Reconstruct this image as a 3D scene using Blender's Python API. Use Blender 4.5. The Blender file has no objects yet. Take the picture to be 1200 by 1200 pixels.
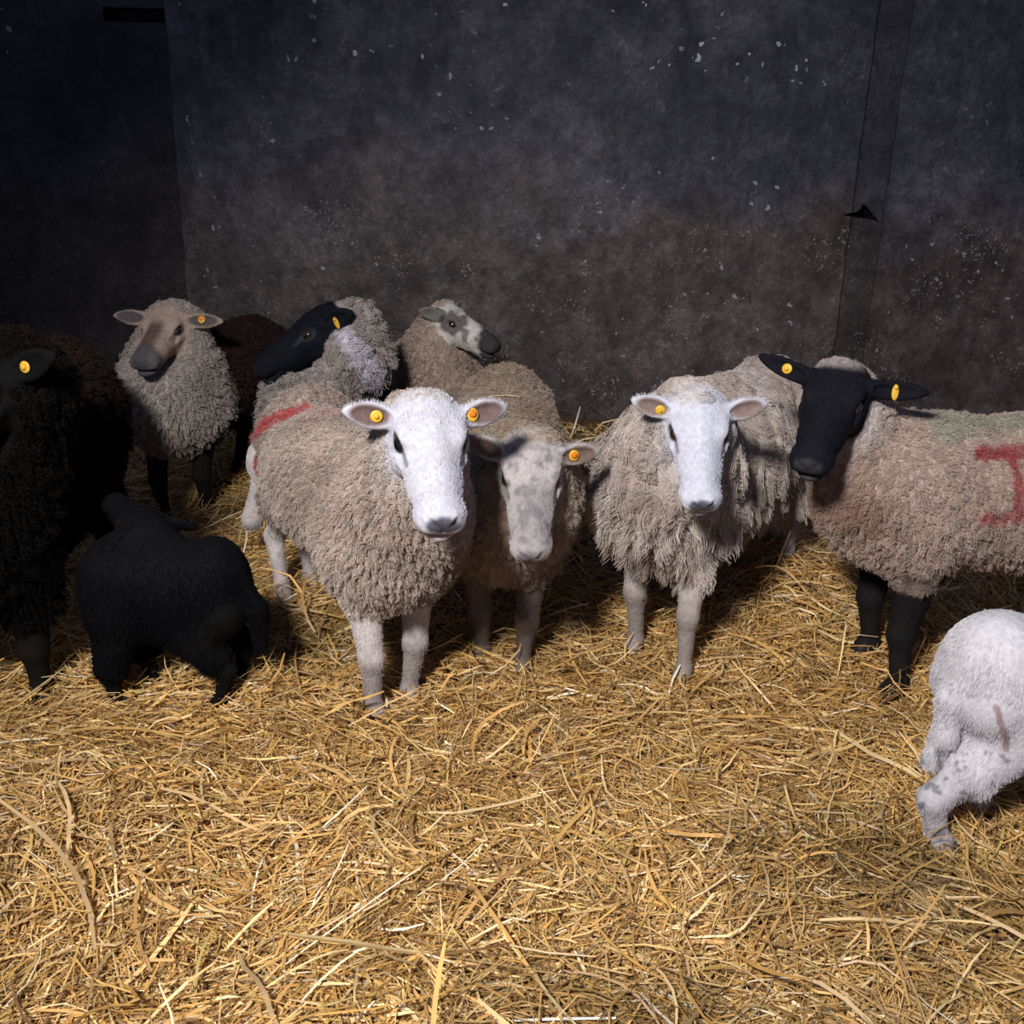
import bpy, math, numpy as np
from mathutils import Vector, Matrix, kdtree

R = math.radians
SC = bpy.context.scene
COL = SC.collection

# ------------------------------------------------------------------ camera
CAM_H = 1.30
PITCH = R(19.5)
ROLL = R(1.6)
F = 1200.0
CAM = np.array([0.0, 0.0, CAM_H])
fwd = np.array([0, math.cos(PITCH), -math.sin(PITCH)])
right0 = np.array([1.0, 0, 0])
up0 = np.cross(right0, fwd)
# camera turned slightly counter-clockwise: verticals lean right at the top
right = right0 * math.cos(ROLL) + up0 * math.sin(ROLL)
up = -right0 * math.sin(ROLL) + up0 * math.cos(ROLL)

def ray(px, py):
    return fwd + right * ((px - 600) / F) - up * ((py - 600) / F)

def P(px, py, Y):
    r = ray(px, py)
    return CAM + r * (Y / r[1])

def G(px, py, z=0.0):
    r = ray(px, py)
    return CAM + r * ((z - CAM_H) / r[2])

cam_d = bpy.data.cameras.new('camera')
cam_d.sensor_width = 36
cam_d.lens = 36 * F / 1200
cam_d.clip_start = 0.05
cam = bpy.data.objects.new('camera', cam_d)
COL.objects.link(cam)
M = Matrix(((right[0], up[0], -fwd[0], CAM[0]), (right[1], up[1], -fwd[1], CAM[1]),
            (right[2], up[2], -fwd[2], CAM[2]), (0, 0, 0, 1)))
cam.matrix_world = M
SC.camera = cam

# ------------------------------------------------------------------ noise
rng0 = np.random.default_rng(7)
LAT = rng0.random((64, 64, 64)).astype(np.float32)

def vnoise(p, scale, off=0.0):
    q = np.asarray(p, dtype=np.float32) * scale + off
    i = np.floor(q).astype(np.int32)
    f = q - i
    f = f * f * (3 - 2 * f)
    i0 = i & 63
    i1 = (i + 1) & 63
    x0, y0, z0 = i0[..., 0], i0[..., 1], i0[..., 2]
    x1, y1, z1 = i1[..., 0], i1[..., 1], i1[..., 2]
    fx, fy, fz = f[..., 0], f[..., 1], f[..., 2]
    a = LAT[x0, y0, z0] * (1 - fx) + LAT[x1, y0, z0] * fx
    b = LAT[x0, y1, z0] * (1 - fx) + LAT[x1, y1, z0] * fx
    c = LAT[x0, y0, z1] * (1 - fx) + LAT[x1, y0, z1] * fx
    d = LAT[x0, y1, z1] * (1 - fx) + LAT[x1, y1, z1] * fx
    return (a * (1 - fy) + b * fy) * (1 - fz) + (c * (1 - fy) + d * fy) * fz

def fbm(p, scale, octs=3, off=0.0):
    s, a, t = 0, 0.5, 0
    for k in range(octs):
        s = s + a * vnoise(p, scale * 2 ** k, off + 17.3 * k)
        t += a
        a *= 0.5
    return s / t

def worley(p, scale, seed=3):
    q = np.asarray(p, dtype=np.float32) * scale
    i = np.floor(q).astype(np.int32)
    best = np.full(len(q), 9.0, np.float32)
    for dx in (-1, 0, 1):
        for dy in (-1, 0, 1):
            for dz in (-1, 0, 1):
                c = i + np.array([dx, dy, dz])
                m = c & 63
                j = np.stack([LAT[m[:, 0], m[:, 1], m[:, 2]], LAT[m[:, 1], m[:, 2], m[:, 0]],
                              LAT[m[:, 2], m[:, 0], (m[:, 1] + seed) & 63]], 1)
                d = ((c + j - q) ** 2).sum(1)
                best = np.minimum(best, d)
    return np.sqrt(best)

def sstep(a, b, x):
    t = np.clip((x - a) / (b - a), 0, 1)
    return t * t * (3 - 2 * t)

def bump2(x, y, cx, cy, rx, ry):
    return np.exp(-(((x - cx) / rx) ** 2 + ((y - cy) / ry) ** 2))

def terrain(x, y):
    x = np.asarray(x, dtype=np.float64)
    y = np.asarray(y, dtype=np.float64)
    p = np.stack([x, y, np.zeros_like(x)], -1)
    z = (vnoise(p, 1.7, 5.0) - 0.5) * 0.07 + (vnoise(p, 4.3, 9.0) - 0.5) * 0.045 + (vnoise(p, 11, 2.0) - 0.5) * 0.018
    z = z + 0.15 * bump2(x, y, 0.92, 2.98, 0.30, 0.33)
    z = z + 0.07 * bump2(x, y, -0.1, 1.18, 0.25, 0.22)
    z = z + 0.10 * sstep(3.9, 4.9, y)
    z = z - 0.03
    return z

# ------------------------------------------------------------------ materials
def new_mat(name):
    m = bpy.data.materials.new(name)
    m.use_nodes = True
    nt = m.node_tree
    return m, nt, nt.nodes['Principled BSDF']

def N(nt, t, **kw):
    n = nt.nodes.new(t)
    for k, v in kw.items():
        if k in n.inputs.keys() if isinstance(k, str) else False:
            n.inputs[k].default_value = v
        else:
            setattr(n, k, v)
    return n

def attr_mat(name, rough=0.85, spec=0.2, noise_scale=60, noise_amt=0.25, bump=0.0, sheen=0.0, sss=0.0):
    m, nt, b = new_mat(name)
    a = N(nt, 'ShaderNodeAttribute', attribute_name='Col')
    if noise_amt > 0:
        tc = N(nt, 'ShaderNodeTexCoord')
        no = N(nt, 'ShaderNodeTexNoise')
        no.inputs['Scale'].default_value = noise_scale
        no.inputs['Detail'].default_value = 4
        nt.links.new(tc.outputs['Object'], no.inputs['Vector'])
        mr = N(nt, 'ShaderNodeMapRange')
        mr.inputs['From Min'].default_value = 0.3
        mr.inputs['From Max'].default_value = 0.7
        mr.inputs['To Min'].default_value = 1 - noise_amt
        mr.inputs['To Max'].default_value = 1 + noise_amt * 0.6
        nt.links.new(no.outputs['Fac'], mr.inputs['Value'])
        mx = N(nt, 'ShaderNodeVectorMath', operation='SCALE')
        nt.links.new(a.outputs['Color'], mx.inputs[0])
        nt.links.new(mr.outputs['Result'], mx.inputs['Scale'])
        nt.links.new(mx.outputs['Vector'], b.inputs['Base Color'])
        if bump > 0:
            bp = N(nt, 'ShaderNodeBump')
            bp.inputs['Strength'].default_value = bump
            bp.inputs['Distance'].default_value = 0.004
            nt.links.new(no.outputs['Fac'], bp.inputs['Height'])
            nt.links.new(bp.outputs['Normal'], b.inputs['Normal'])
    else:
        nt.links.new(a.outputs['Color'], b.inputs['Base Color'])
    b.inputs['Roughness'].default_value = rough
    b.inputs['Specular IOR Level'].default_value = spec
    if sheen:
        b.inputs['Sheen Weight'].default_value = sheen
    return m

M_SKIN = attr_mat('short_hair_coat', rough=0.85, spec=0.10, noise_scale=90, noise_amt=0.18, bump=0.5)
M_FLEECE = attr_mat('fleece_strands', rough=0.95, spec=0.06, noise_amt=0)
M_STRAW = attr_mat('straw_strands', rough=0.42, spec=0.55, noise_amt=0)
M_EYE = attr_mat('eyeball', rough=0.12, spec=0.6, noise_amt=0)
M_HOOF = attr_mat('hoof_horn', rough=0.6, spec=0.3, noise_scale=40, noise_amt=0.2)

def flat_mat(name, col, rough=0.5, spec=0.4, noise=0.1):
    m, nt, b = new_mat(name)
    tc = N(nt, 'ShaderNodeTexCoord')
    no = N(nt, 'ShaderNodeTexNoise')
    no.inputs['Scale'].default_value = 150
    nt.links.new(tc.outputs['Object'], no.inputs['Vector'])
    cr = N(nt, 'ShaderNodeValToRGB')
    cr.color_ramp.elements[0].position = 0.3
    cr.color_ramp.elements[1].position = 0.7
    cr.color_ramp.elements[0].color = (*[c * (1 - noise) for c in col], 1)
    cr.color_ramp.elements[1].color = (*[min(1, c * (1 + noise)) for c in col], 1)
    nt.links.new(no.outputs['Fac'], cr.inputs['Fac'])
    nt.links.new(cr.outputs['Color'], b.inputs['Base Color'])
    b.inputs['Roughness'].default_value = rough
    b.inputs['Specular IOR Level'].default_value = spec
    return m

M_TAG = flat_mat('yellow_plastic', (0.70, 0.42, 0.035), 0.4)
M_TAG_O = flat_mat('orange_plastic', (0.75, 0.20, 0.02), 0.35)

# ------------------------------------------------------------------ mesh helpers
def mesh_obj(name, V, Fc, mat, parent=None, col=None, smooth=True, world=False):
    me = bpy.data.meshes.new(name)
    V = np.asarray(V, dtype=np.float32)
    Fc = np.asarray(Fc, dtype=np.int32)
    nf, k = Fc.shape
    me.vertices.add(len(V))
    me.vertices.foreach_set('co', V.ravel())
    me.loops.add(nf * k)
    me.loops.foreach_set('vertex_index', Fc.ravel())
    me.polygons.add(nf)
    me.polygons.foreach_set('loop_start', np.arange(0, nf * k, k, dtype=np.int32))
    me.polygons.foreach_set('use_smooth', np.full(nf, smooth))
    me.update(calc_edges=True)
    me.validate()
    if col is not None:
        a = me.attributes.new('Col', 'FLOAT_COLOR', 'POINT')
        c = np.ones((len(V), 4), np.float32)
        c[:, :3] = col
        a.data.foreach_set('color', c.ravel())
    me.materials.append(mat)
    o = bpy.data.objects.new(name, me)
    COL.objects.link(o)
    if parent is not None:
        o.parent = parent
    return o

def surface_nets(Fd, org, h):
    S = Fd < 0
    nx, ny, nz = Fd.shape
    cnt = np.zeros((nx - 1, ny - 1, nz - 1), np.int8)
    for dx in (0, 1):
        for dy in (0, 1):
            for dz in (0, 1):
                cnt += S[dx:nx - 1 + dx, dy:ny - 1 + dy, dz:nz - 1 + dz]
    act = (cnt > 0) & (cnt < 8)
    cells = np.argwhere(act)
    idx = np.full(act.shape, -1, np.int32)
    idx[act] = np.arange(len(cells))
    corners = [(0, 0, 0), (1, 0, 0), (0, 1, 0), (1, 1, 0), (0, 0, 1), (1, 0, 1), (0, 1, 1), (1, 1, 1)]
    val = np.stack([Fd[cells[:, 0] + a, cells[:, 1] + b, cells[:, 2] + c] for a, b, c in corners], 1)
    edges = [(0, 1), (2, 3), (4, 5), (6, 7), (0, 2), (1, 3), (4, 6), (5, 7), (0, 4), (1, 5), (2, 6), (3, 7)]
    acc = np.zeros((len(cells), 3), np.float64)
    n = np.zeros(len(cells))
    cc = np.array(corners, dtype=np.float64)
    for a, b in edges:
        va, vb = val[:, a], val[:, b]
        m = (va < 0) != (vb < 0)
        t = np.where(m, va / np.where(m, va - vb, 1), 0)
        pt = cc[a] + (cc[b] - cc[a]) * t[:, None]
        acc += pt * m[:, None]
        n += m
    V = (cells + acc / n[:, None]) * h + org
    quads = []
    for ax in range(3):
        sl0 = [slice(None)] * 3
        sl1 = [slice(None)] * 3
        sl0[ax] = slice(0, Fd.shape[ax] - 1)
        sl1[ax] = slice(1, Fd.shape[ax])
        a, b = S[tuple(sl0)], S[tuple(sl1)]
        E = np.argwhere(a != b)
        o1, o2 = [d for d in range(3) if d != ax]
        ok = (E[:, o1] > 0) & (E[:, o2] > 0) & (E[:, o1] < Fd.shape[o1] - 1) & (E[:, o2] < Fd.shape[o2] - 1)
        E = E[ok]
        ins = a[E[:, 0], E[:, 1], E[:, 2]]
        def cell(d1, d2):
            c = E.copy()
            c[:, o1] += d1
            c[:, o2] += d2
            return idx[c[:, 0], c[:, 1], c[:, 2]]
        q = np.stack([cell(-1, -1), cell(0, -1), cell(0, 0), cell(-1, 0)], 1)
        flip = ins if ax != 1 else ~ins
        q = np.where(flip[:, None], q, q[:, ::-1])
        quads.append(q)
    return V, np.concatenate(quads)

class Field:
    def __init__(s, lo, hi, h):
        s.h = h
        s.lo = np.array(lo, dtype=np.float64)
        s.n = np.ceil((np.array(hi) - s.lo) / h).astype(int) + 1
        s.f = {}
    def get(s, ch):
        if ch not in s.f:
            s.f[ch] = np.full(tuple(s.n), 0.5, np.float32)
        return s.f[ch]
    def block(s, lo, hi):
        a = np.clip(np.floor((lo - s.lo) / s.h).astype(int), 0, s.n - 1)
        b = np.clip(np.ceil((hi - s.lo) / s.h).astype(int) + 1, 1, s.n)
        if np.any(b <= a):
            return None
        g = np.meshgrid(*[s.lo[d] + np.arange(a[d], b[d]) * s.h for d in range(3)], indexing='ij')
        return (slice(a[0], b[0]), slice(a[1], b[1]), slice(a[2], b[2])), np.stack(g, -1).astype(np.float32)
    def put(s, ch, lo, hi, fn, k, sub=False):
        r = s.block(np.minimum(lo, hi) - k - 3 * s.h, np.maximum(lo, hi) + k + 3 * s.h)
        if r is None:
            return
        sl, p = r
        d = fn(p)
        A = s.get(ch)
        a = A[sl]
        if sub:
            d = -d
            hh = np.maximum(k - np.abs(a - d), 0) / max(k, 1e-6)
            A[sl] = np.maximum(a, d) + hh * hh * k * 0.25
        else:
            hh = np.maximum(k - np.abs(a - d), 0) / max(k, 1e-6)
            A[sl] = np.minimum(a, d) - hh * hh * k * 0.25
    def ell(s, ch, c, r, k=0.03, rot=None, sub=False):
        c = np.array(c, dtype=np.float64)
        r = np.array(r, dtype=np.float64)
        rot = np.eye(3) if rot is None else np.asarray(rot)   # columns = axes
        ext = np.sqrt(((rot * r) ** 2).sum(1))
        def fn(p):
            q = ((p - c.astype(np.float32)) @ rot.astype(np.float32))
            k0 = np.sqrt((((q / r) ** 2).sum(-1))) + 1e-6
            k1 = np.sqrt((((q / (r * r)) ** 2).sum(-1))) + 1e-6
            return (k0 * (k0 - 1) / k1).astype(np.float32)
        s.put(ch, c - ext, c + ext, fn, k, sub)
    def cap(s, ch, a, b, ra, rb, k=0.02, sub=False):
        a = np.array(a, dtype=np.float64)
        b = np.array(b, dtype=np.float64)
        m = max(ra, rb)
        ba = b - a
        L2 = float((ba ** 2).sum()) + 1e-9
        def fn(p):
            pa = p - a.astype(np.float32)
            t = np.clip((pa @ ba.astype(np.float32)) / L2, 0, 1)
            d = np.sqrt(((pa - t[..., None] * ba.astype(np.float32)) ** 2).sum(-1))
            return (d - (ra + (rb - ra) * t)).astype(np.float32)
        s.put(ch, np.minimum(a, b) - m, np.maximum(a, b) + m, fn, k, sub)

def smin(a, b, k):
    h = np.maximum(k - np.abs(a - b), 0) / k
    return np.minimum(a, b) - h * h * k * 0.25

def unit(v):
    v = np.array(v, dtype=np.float64)
    return v / (np.linalg.norm(v) + 1e-12)

def uv_sphere(r, c=(0, 0, 0), nu=24, nv=16, sc=(1, 1, 1)):
    V, Fc = [], []
    for j in range(nv + 1):
        th = math.pi * j / nv
        for i in range(nu):
            ph = 2 * math.pi * i / nu
            V.append((r * sc[0] * math.sin(th) * math.cos(ph) + c[0], r * sc[1] * math.sin(th) * math.sin(ph) + c[1], r * sc[2] * math.cos(th) + c[2]))
    for j in range(nv):
        for i in range(nu):
            a = j * nu + i
            b = j * nu + (i + 1) % nu
            Fc.append((a, b, b + nu, a + nu))
    return np.array(V), Fc

def add_strands(name, parent, pos, mat, col, rad):
    """pos (N, k, 3); col (N,3); rad (N,k)"""
    n, k, _ = pos.shape
    hc = bpy.data.hair_curves.new(name)
    hc.add_curves([k] * n)
    hc.attributes['position'].data.foreach_set('vector', pos.astype(np.float32).ravel())
    ra = hc.attributes.get('radius') or hc.attributes.new('radius', 'FLOAT', 'POINT')
    ra.data.foreach_set('value', rad.astype(np.float32).ravel())
    ca = hc.attributes.new('Col', 'FLOAT_COLOR', 'CURVE')
    c = np.ones((n, 4), np.float32)
    c[:, :3] = col
    ca.data.foreach_set('color', c.ravel())
    hc.materials.append(mat)
    o = bpy.data.objects.new(name, hc)
    COL.objects.link(o)
    o.parent = parent
    return o

# ------------------------------------------------------------------ sheep
HEAD_Y = 1.0

def build_sheep(cfg):
    g = cfg.get
    rng = np.random.default_rng(cfg.get('seed', 1))
    S = g('scale', 1.0)
    h = g('voxel', 0.0055)
    fl, fr, hl, hr = [np.array(cfg[k][:2], dtype=np.float64) for k in ('fl', 'fr', 'hl', 'hr')]
    cf, ch_ = (fl + fr) / 2, (hl + hr) / 2
    org = (cf + ch_) / 2
    d = unit(cf - ch_)
    yaw = math.atan2(d[1], d[0])
    gz = float(terrain(org[0], org[1]))
    cy, sy = math.cos(yaw), math.sin(yaw)
    def W2L(p):
        p = np.array(p, dtype=np.float64)
        q = p - np.array([org[0], org[1], gz])[:len(p)]
        r = [cy * q[0] + sy * q[1], -sy * q[0] + cy * q[1]]
        if len(p) == 3:
            r.append(q[2])
        return np.array(r)
    def D2L(v):
        return np.array([cy * v[0] + sy * v[1], -sy * v[0] + cy * v[1], v[2]])
    feet = {}
    for nm, f in (('fl', fl), ('fr', fr), ('hl', hl), ('hr', hr)):
        l = W2L(f)
        feet[nm] = np.array([l[0], l[1], float(terrain(f[0], f[1])) - gz + g('sink', -0.015)])
    xf = (feet['fl'][0] + feet['fr'][0]) / 2 + g('xf_off', 0.0)
    xh = (feet['hl'][0] + feet['hr'][0]) / 2 + g('xh_off', 0.0)
    zt, zb, w = g('top', 0.70) , g('belly', 0.30), g('w', 0.22)
    zc, hh = (zt + zb) / 2, (zt - zb) / 2
    # head frame
    hs = g('head_scale', 1.0)
    hpos = W2L(cfg['head'])
    ax = unit(D2L(unit(cfg['face'])))
    upw = D2L(np.array(cfg.get('head_up', (0, 0, 1)), dtype=np.float64))
    zz = unit(upw - ax * (upw @ ax))
    yy = np.cross(zz, ax)
    HM = np.stack([ax, yy, zz], 1)      # columns
    def H(x, y, z):
        return hpos + HM @ (np.array([x, y, z]) * hs)
    def Hd(v):
        return HM @ unit(v)
    earL = g('ear_len', 0.125) * hs
    lo = np.array([min(xh - 0.36, hpos[0] - 0.3), min(-w - 0.14, hpos[1] - 0.26), min(f[2] for f in feet.values()) - 0.03])
    hi = np.array([max(xf + 0.32, hpos[0] + 0.3), max(w + 0.14, hpos[1] + 0.26), max(zt + 0.12, hpos[2] + 0.22)])
    fd = Field(lo, hi, h)
    W, B, Eb = 'w', 'b', 'e'
    fd.get(W); fd.get(B); fd.get(Eb)
    lamb = g('lamb', False)
    ls = g('leg_scale', 1.0)
    # barrel
    bend = g('bend', 0.0)
    mx = (xf + xh) / 2
    fd.ell(W, (xf + 0.03 * S, 0, zc - 0.005), (g('chest_r', 0.19) * S, w * 0.90, hh * 0.97), 0.06)
    fd.ell(W, (mx, bend, zc - 0.01), ((xf - xh) * 0.5 + g('mid_r', 0.05) * S, w, hh), 0.08)
    fd.ell(W, (xh + 0.0 * S, g('rump_y', 0.0), zc + 0.01), (g('rump_r', 0.18) * S, w * 0.93, hh * 0.96), 0.08)
    for e in g('extra_wool', []):
        fd.ell(W, e[0], e[1], 0.06)
    # neck
    nb = np.array(g('neck_base', (xf + 0.06 * S, 0, zc + 0.08 * S)), dtype=np.float64)
    hb = H(*g('neck_head', (-0.070, 0, -0.045)))
    nr0, nr1 = g('neck_r', (0.155, 0.095))
    mid = (nb + hb) / 2 + np.array(g('neck_mid', (0, 0, 0)))
    fd.cap(W, nb, mid, nr0 * S, (nr0 + nr1) / 2 * S, 0.08)
    fd.cap(W, mid, hb, (nr0 + nr1) / 2 * S, nr1 * hs, 0.05)
    if g('topknot', True):
        fd.ell(W, H(*g('knot', (-0.062, 0, 0.026))), np.array([0.040, 0.050, 0.040]) * hs, 0.02, HM)
    if g('cheek_wool', 0):
        cw = g('cheek_wool', 0)
        for s_ in (-1, 1):
            fd.ell(W, H(-0.05, s_ * 0.045, -0.045), np.array([0.05, 0.035, 0.05]) * hs * cw, 0.03, HM)
    fx = g('face_cut', 0.0)
    fd.ell(W, H(0.098 + fx, 0, -0.010), np.array([0.135, 0.095, 0.085]) * hs, 0.02, HM, True)
    # legs
    knees = {}
    for nm in ('fl', 'fr'):
        f = feet[nm]
        s_ = 1 if nm == 'fl' else -1
        hip = np.array([xf + 0.0, s_ * w * 0.50, zb + 0.12 * S])
        el = np.array([xf * 0.6 + f[0] * 0.4 - 0.01, s_ * w * 0.30 + f[1] * 0.4, zb + 0.02])
        kn = el + (f - el) * 0.48 + np.array([0.012, 0, 0]) + np.array(g('knee_' + nm, (0, 0, 0)))
        fe = f + (kn - f) * 0.27 + np.array([-0.012, 0, 0])
        fd.cap(B, hip, el, 0.075 * S, 0.052 * S * ls, 0.03)
        fd.cap(B, el, kn, 0.050 * S * ls, 0.031 * S * ls, 0.02)
        fd.cap(B, kn, fe, 0.029 * S * ls, 0.021 * S * ls, 0.02)
        fd.cap(B, fe, f + np.array([0.012, 0, 0.03 * S]), 0.025 * S * ls, 0.026 * S * ls, 0.015)
        fd.cap(W, hip, el + (kn - el) * g('leg_wool', 0.15), 0.085 * S, 0.056 * S * ls, 0.04)
        knees[nm] = kn
    for nm in ('hl', 'hr'):
        f = feet[nm]
        s_ = 1 if nm == 'hl' else -1
        hip = np.array([xh - 0.02, s_ * w * 0.45 + g('rump_y', 0.0), zb + 0.14 * S])
        st = np.array([xh + 0.07 * S, s_ * w * 0.50 + g('rump_y', 0.0), zb + 0.04 * S])
        hk = np.array([f[0] - 0.06 * S, f[1], f[2] + 0.21 * S]) + np.array(g('hock_' + nm, (0, 0, 0)))
        fe = f + np.array([-0.012, 0, 0.065 * S])
        fd.cap(B, hip, st, 0.10 * S, 0.07 * S, 0.04)
        fd.cap(B, st, hk, 0.065 * S * ls, 0.029 * S * ls, 0.03)
        fd.cap(B, hk, fe, 0.028 * S * ls, 0.021 * S * ls, 0.02)
        fd.cap(B, fe, f + np.array([0.012, 0, 0.03 * S]), 0.025 * S * ls, 0.026 * S * ls, 0.015)
        fd.cap(W, st, st + (hk - st) * g('hind_wool', 0.35), 0.085 * S, 0.055 * S * ls, 0.05)
    # tail
    tail = g('tail')
    if tail:
        tch = W if g('tail_wool', True) else B
        pts = [W2L(t) for t in tail['wpts']] if 'wpts' in tail else [np.array(t, dtype=np.float64) + [xh, 0, 0] for t in tail['pts']]
        rr = tail['r']
        for i in range(len(pts) - 1):
            fd.cap(tch, pts[i], pts[i + 1], rr[i], rr[i + 1], 0.02)
    # head (face)
    def hell(c, r, k=0.015, sub=False, ch=B):
        fd.ell(ch, H(*c), np.array(r) * hs, k * hs, HM, sub)
    def hcap(a, b, ra, rb, k=0.015, sub=False, ch=B):
        fd.cap(ch, H(*a), H(*b), ra * hs, rb * hs, k * hs, sub)
    fw = g('face_w', 1.0)
    hell((-0.045, 0, 0.004), (0.068, 0.063 * fw, 0.058), 0.02)             # skull
    hell((0.005, 0, 0.0), (0.060, 0.058 * fw, 0.052), 0.03)
    hell((0.055, 0, -0.010), (0.080, 0.047 * fw, 0.046), 0.03)             # cheek to muzzle
    hell((0.115, 0, -0.010), (0.065, 0.039 * fw, 0.038), 0.03)
    hell((0.162, 0, -0.008), (0.038, 0.041 * fw, 0.033), 0.015)            # muzzle
    hcap((-0.0, 0, 0.028), (0.150, 0, 0.008), 0.024, 0.020, 0.02)          # nose bridge
    for s_ in (-1, 1):
        hell((0.000, s_ * 0.043 * fw, 0.034), (0.032, 0.017, 0.012), 0.018)      # brow
        hell((0.022, s_ * 0.050 * fw, -0.006), (0.026, 0.012, 0.010), 0.015)     # cheekbone under the eye
        hell((-0.020, s_ * 0.040 * fw, -0.045), (0.048, 0.020, 0.032), 0.03)     # jaw angle
        hell((0.165, s_ * 0.023 * fw, -0.014), (0.030, 0.019, 0.020), 0.010)     # upper lip lobes
        hell((0.186, s_ * 0.015 * fw, 0.006), (0.016, 0.014, 0.013), 0.008)      # nostril wings
    hcap((0.00, 0, -0.045), (0.13, 0, -0.040), 0.030, 0.018, 0.02)
    hell((0.148, 0, -0.043), (0.045, 0.031 * fw, 0.017), 0.008)            # lower lip and chin
    # mouth, nostrils, eye sockets
    fd.ell(B, H(0.180, 0, -0.0315), np.array([0.040, 0.055, 0.0036]) * hs, 0.006 * hs, HM, True)
    for s_ in (-1, 1):
        hcap((0.208, s_ * 0.008, -0.004), (0.194, s_ * 0.024 * fw, 0.012), 0.0055, 0.0065, 0.005, True)
    hell((0.207, 0, -0.014), (0.012, 0.0028, 0.012), 0.005, True)
    eyec = [H(0.014, s_ * 0.0475 * fw, 0.0155) for s_ in (1, -1)]
    for s_ in (-1, 1):
        hell((0.014, s_ * 0.060 * fw, 0.019), (0.0185, 0.013, 0.0105), 0.006, True)
        hcap((0.030, s_ * 0.056 * fw, 0.012), (0.050, s_ * 0.052 * fw, -0.004), 0.0045, 0.003, 0.008, True)
    # ears
    ears = []
    for s_, key in ((1, 'ear_l'), (-1, 'ear_r')):
        e = np.array(g(key, g('ear', (-0.25, 1.0, 0.1))), dtype=np.float64)
        e = unit(e) * np.array([1, s_, 1])
        on = np.array(g(key + '_open', g('ear_open', (0.75, 0.0, 0.6))), dtype=np.float64) * np.array([1, s_, 1])
        u = Hd(e)
        n_ = Hd(on)
        n_ = unit(n_ - u * (n_ @ u))
        v = np.cross(n_, u)
        rot = np.stack([u, v, n_], 1)
        base = H(-0.040, s_ * 0.050 * fw, 0.024)
        ew = g('ear_w', 0.034) * hs
        c = base + u * (earL * 0.55)
        fd.cap(Eb, base, base + u * earL * 0.25, 0.020 * hs, 0.017 * hs, 0.01)
        fd.ell(Eb, base + u * earL * 0.48, (earL * 0.43, ew, 0.0115 * hs), 0.012 * hs, rot)
        fd.ell(Eb, base + u * earL * 0.74, (earL * 0.32, ew * 0.56, 0.0095 * hs), 0.012 * hs, rot)
        fd.ell(Eb, c + n_ * 0.0125 * hs - u * earL * 0.04, (earL * 0.38, ew * 0.66, 0.0125 * hs), 0.004, rot, True)
        ears.append((base, u, v, n_, ew))
    # ------- combine
    A = fd.f[W]
    m = np.abs(A) < 0.034
    ii = np.argwhere(m)
    pts = ii * h + lo
    amp = g('clump', 0.016)
    cs = g('clump_scale', 26.0)
    warp = np.stack([vnoise(pts, 14, 3.0), vnoise(pts, 14, 13.0), vnoise(pts, 14, 23.0)], 1) * 0.03
    sc3 = np.array([1.0, 1.0, g('clump_stretch', 0.75)])
    wv = worley((pts + warp) * sc3, cs)
    big = fbm(pts, 7.0, 2, 4.0) - 0.5
    # no clumping where the wool meets the head
    fade = sstep(0.06, 0.16, np.linalg.norm(pts - H(0.02, 0, 0), axis=1))
    A[m] += (amp * (wv - 0.45) - g('lump', 0.03) * big).astype(np.float32) * (0.25 + 0.75 * fade)
    B_all = smin(fd.f[B], fd.f[Eb], 0.010 * hs)
    T = smin(A, B_all, 0.018)
    V, Q = surface_nets(T, lo, h)
    # light relaxation of vertices
    Vi = ((V - lo) / h)
    i0 = np.clip(np.floor(Vi).astype(int), 0, np.array(T.shape) - 2)
    def samp(arr):
        f = Vi - i0
        x, y, z = i0[:, 0], i0[:, 1], i0[:, 2]
        r = 0
        for a in (0, 1):
            for b in (0, 1):
                for c in (0, 1):
                    r = r + arr[x + a, y + b, z + c] * ((f[:, 0] if a else 1 - f[:, 0]) * (f[:, 1] if b else 1 - f[:, 1]) * (f[:, 2] if c else 1 - f[:, 2]))
        return r
    wf, bf = samp(A), samp(B_all)
    ef = samp(fd.f[Eb])
    wool = sstep(-0.004, 0.012, bf - wf)
    # face region test in head frame
    hp = ((V - hpos) @ HM) / hs
    # vertex normals
    tri = np.concatenate([Q[:, [0, 1, 2]], Q[:, [0, 2, 3]]])
    fn = np.cross(V[tri[:, 1]] - V[tri[:, 0]], V[tri[:, 2]] - V[tri[:, 0]])
    vn = np.zeros_like(V)
    for k in range(3):
        for c in range(3):
            vn[:, c] += np.bincount(tri[:, k], weights=fn[:, c], minlength=len(V))
    vn /= (np.linalg.norm(vn, axis=1)[:, None] + 1e-12)
    # ---- colours
    ctx = dict(V=V, hp=hp, wool=wool, ef=ef, ears=ears, hs=hs, xf=xf, xh=xh, zt=zt, zb=zb, zc=zc, w=w, vn=vn, HM=HM, knees=knees, S=S)
    colr = cfg['paint'](ctx)
    # ear inside colour
    ic = cfg.get('ear_in')
    if ic is not None:
        for (base, u, v, n_, ew) in ears:
            q = V - base
            du, dv, dn = q @ u / earL, q @ v / ew, q @ n_
            inside = (ef < 0.006) & (du > 0.06) & (du < 1.02) & (vn @ n_ > 0.35)
            t = sstep(0.92, 0.62, np.sqrt(((du - 0.55) / 0.5) ** 2 + dv ** 2))
            t = np.where(inside, t, 0)[:, None]
            colr = colr * (1 - t) + np.array(ic) * t
    name = cfg['name']
    o = mesh_obj(name, V, Q, M_SKIN, None, colr)
    o.location = (org[0], org[1], gz)
    o.rotation_euler = (0, 0, yaw)
    o['label'] = cfg['label']
    o['category'] = cfg['category']
    if g('group'):
        o['group'] = cfg['group']
    # ---- fleece strands
    ns = g('strands', 30000)
    area = 0.5 * np.linalg.norm(fn, axis=1)
    tw = wool[tri].mean(1)
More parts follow.
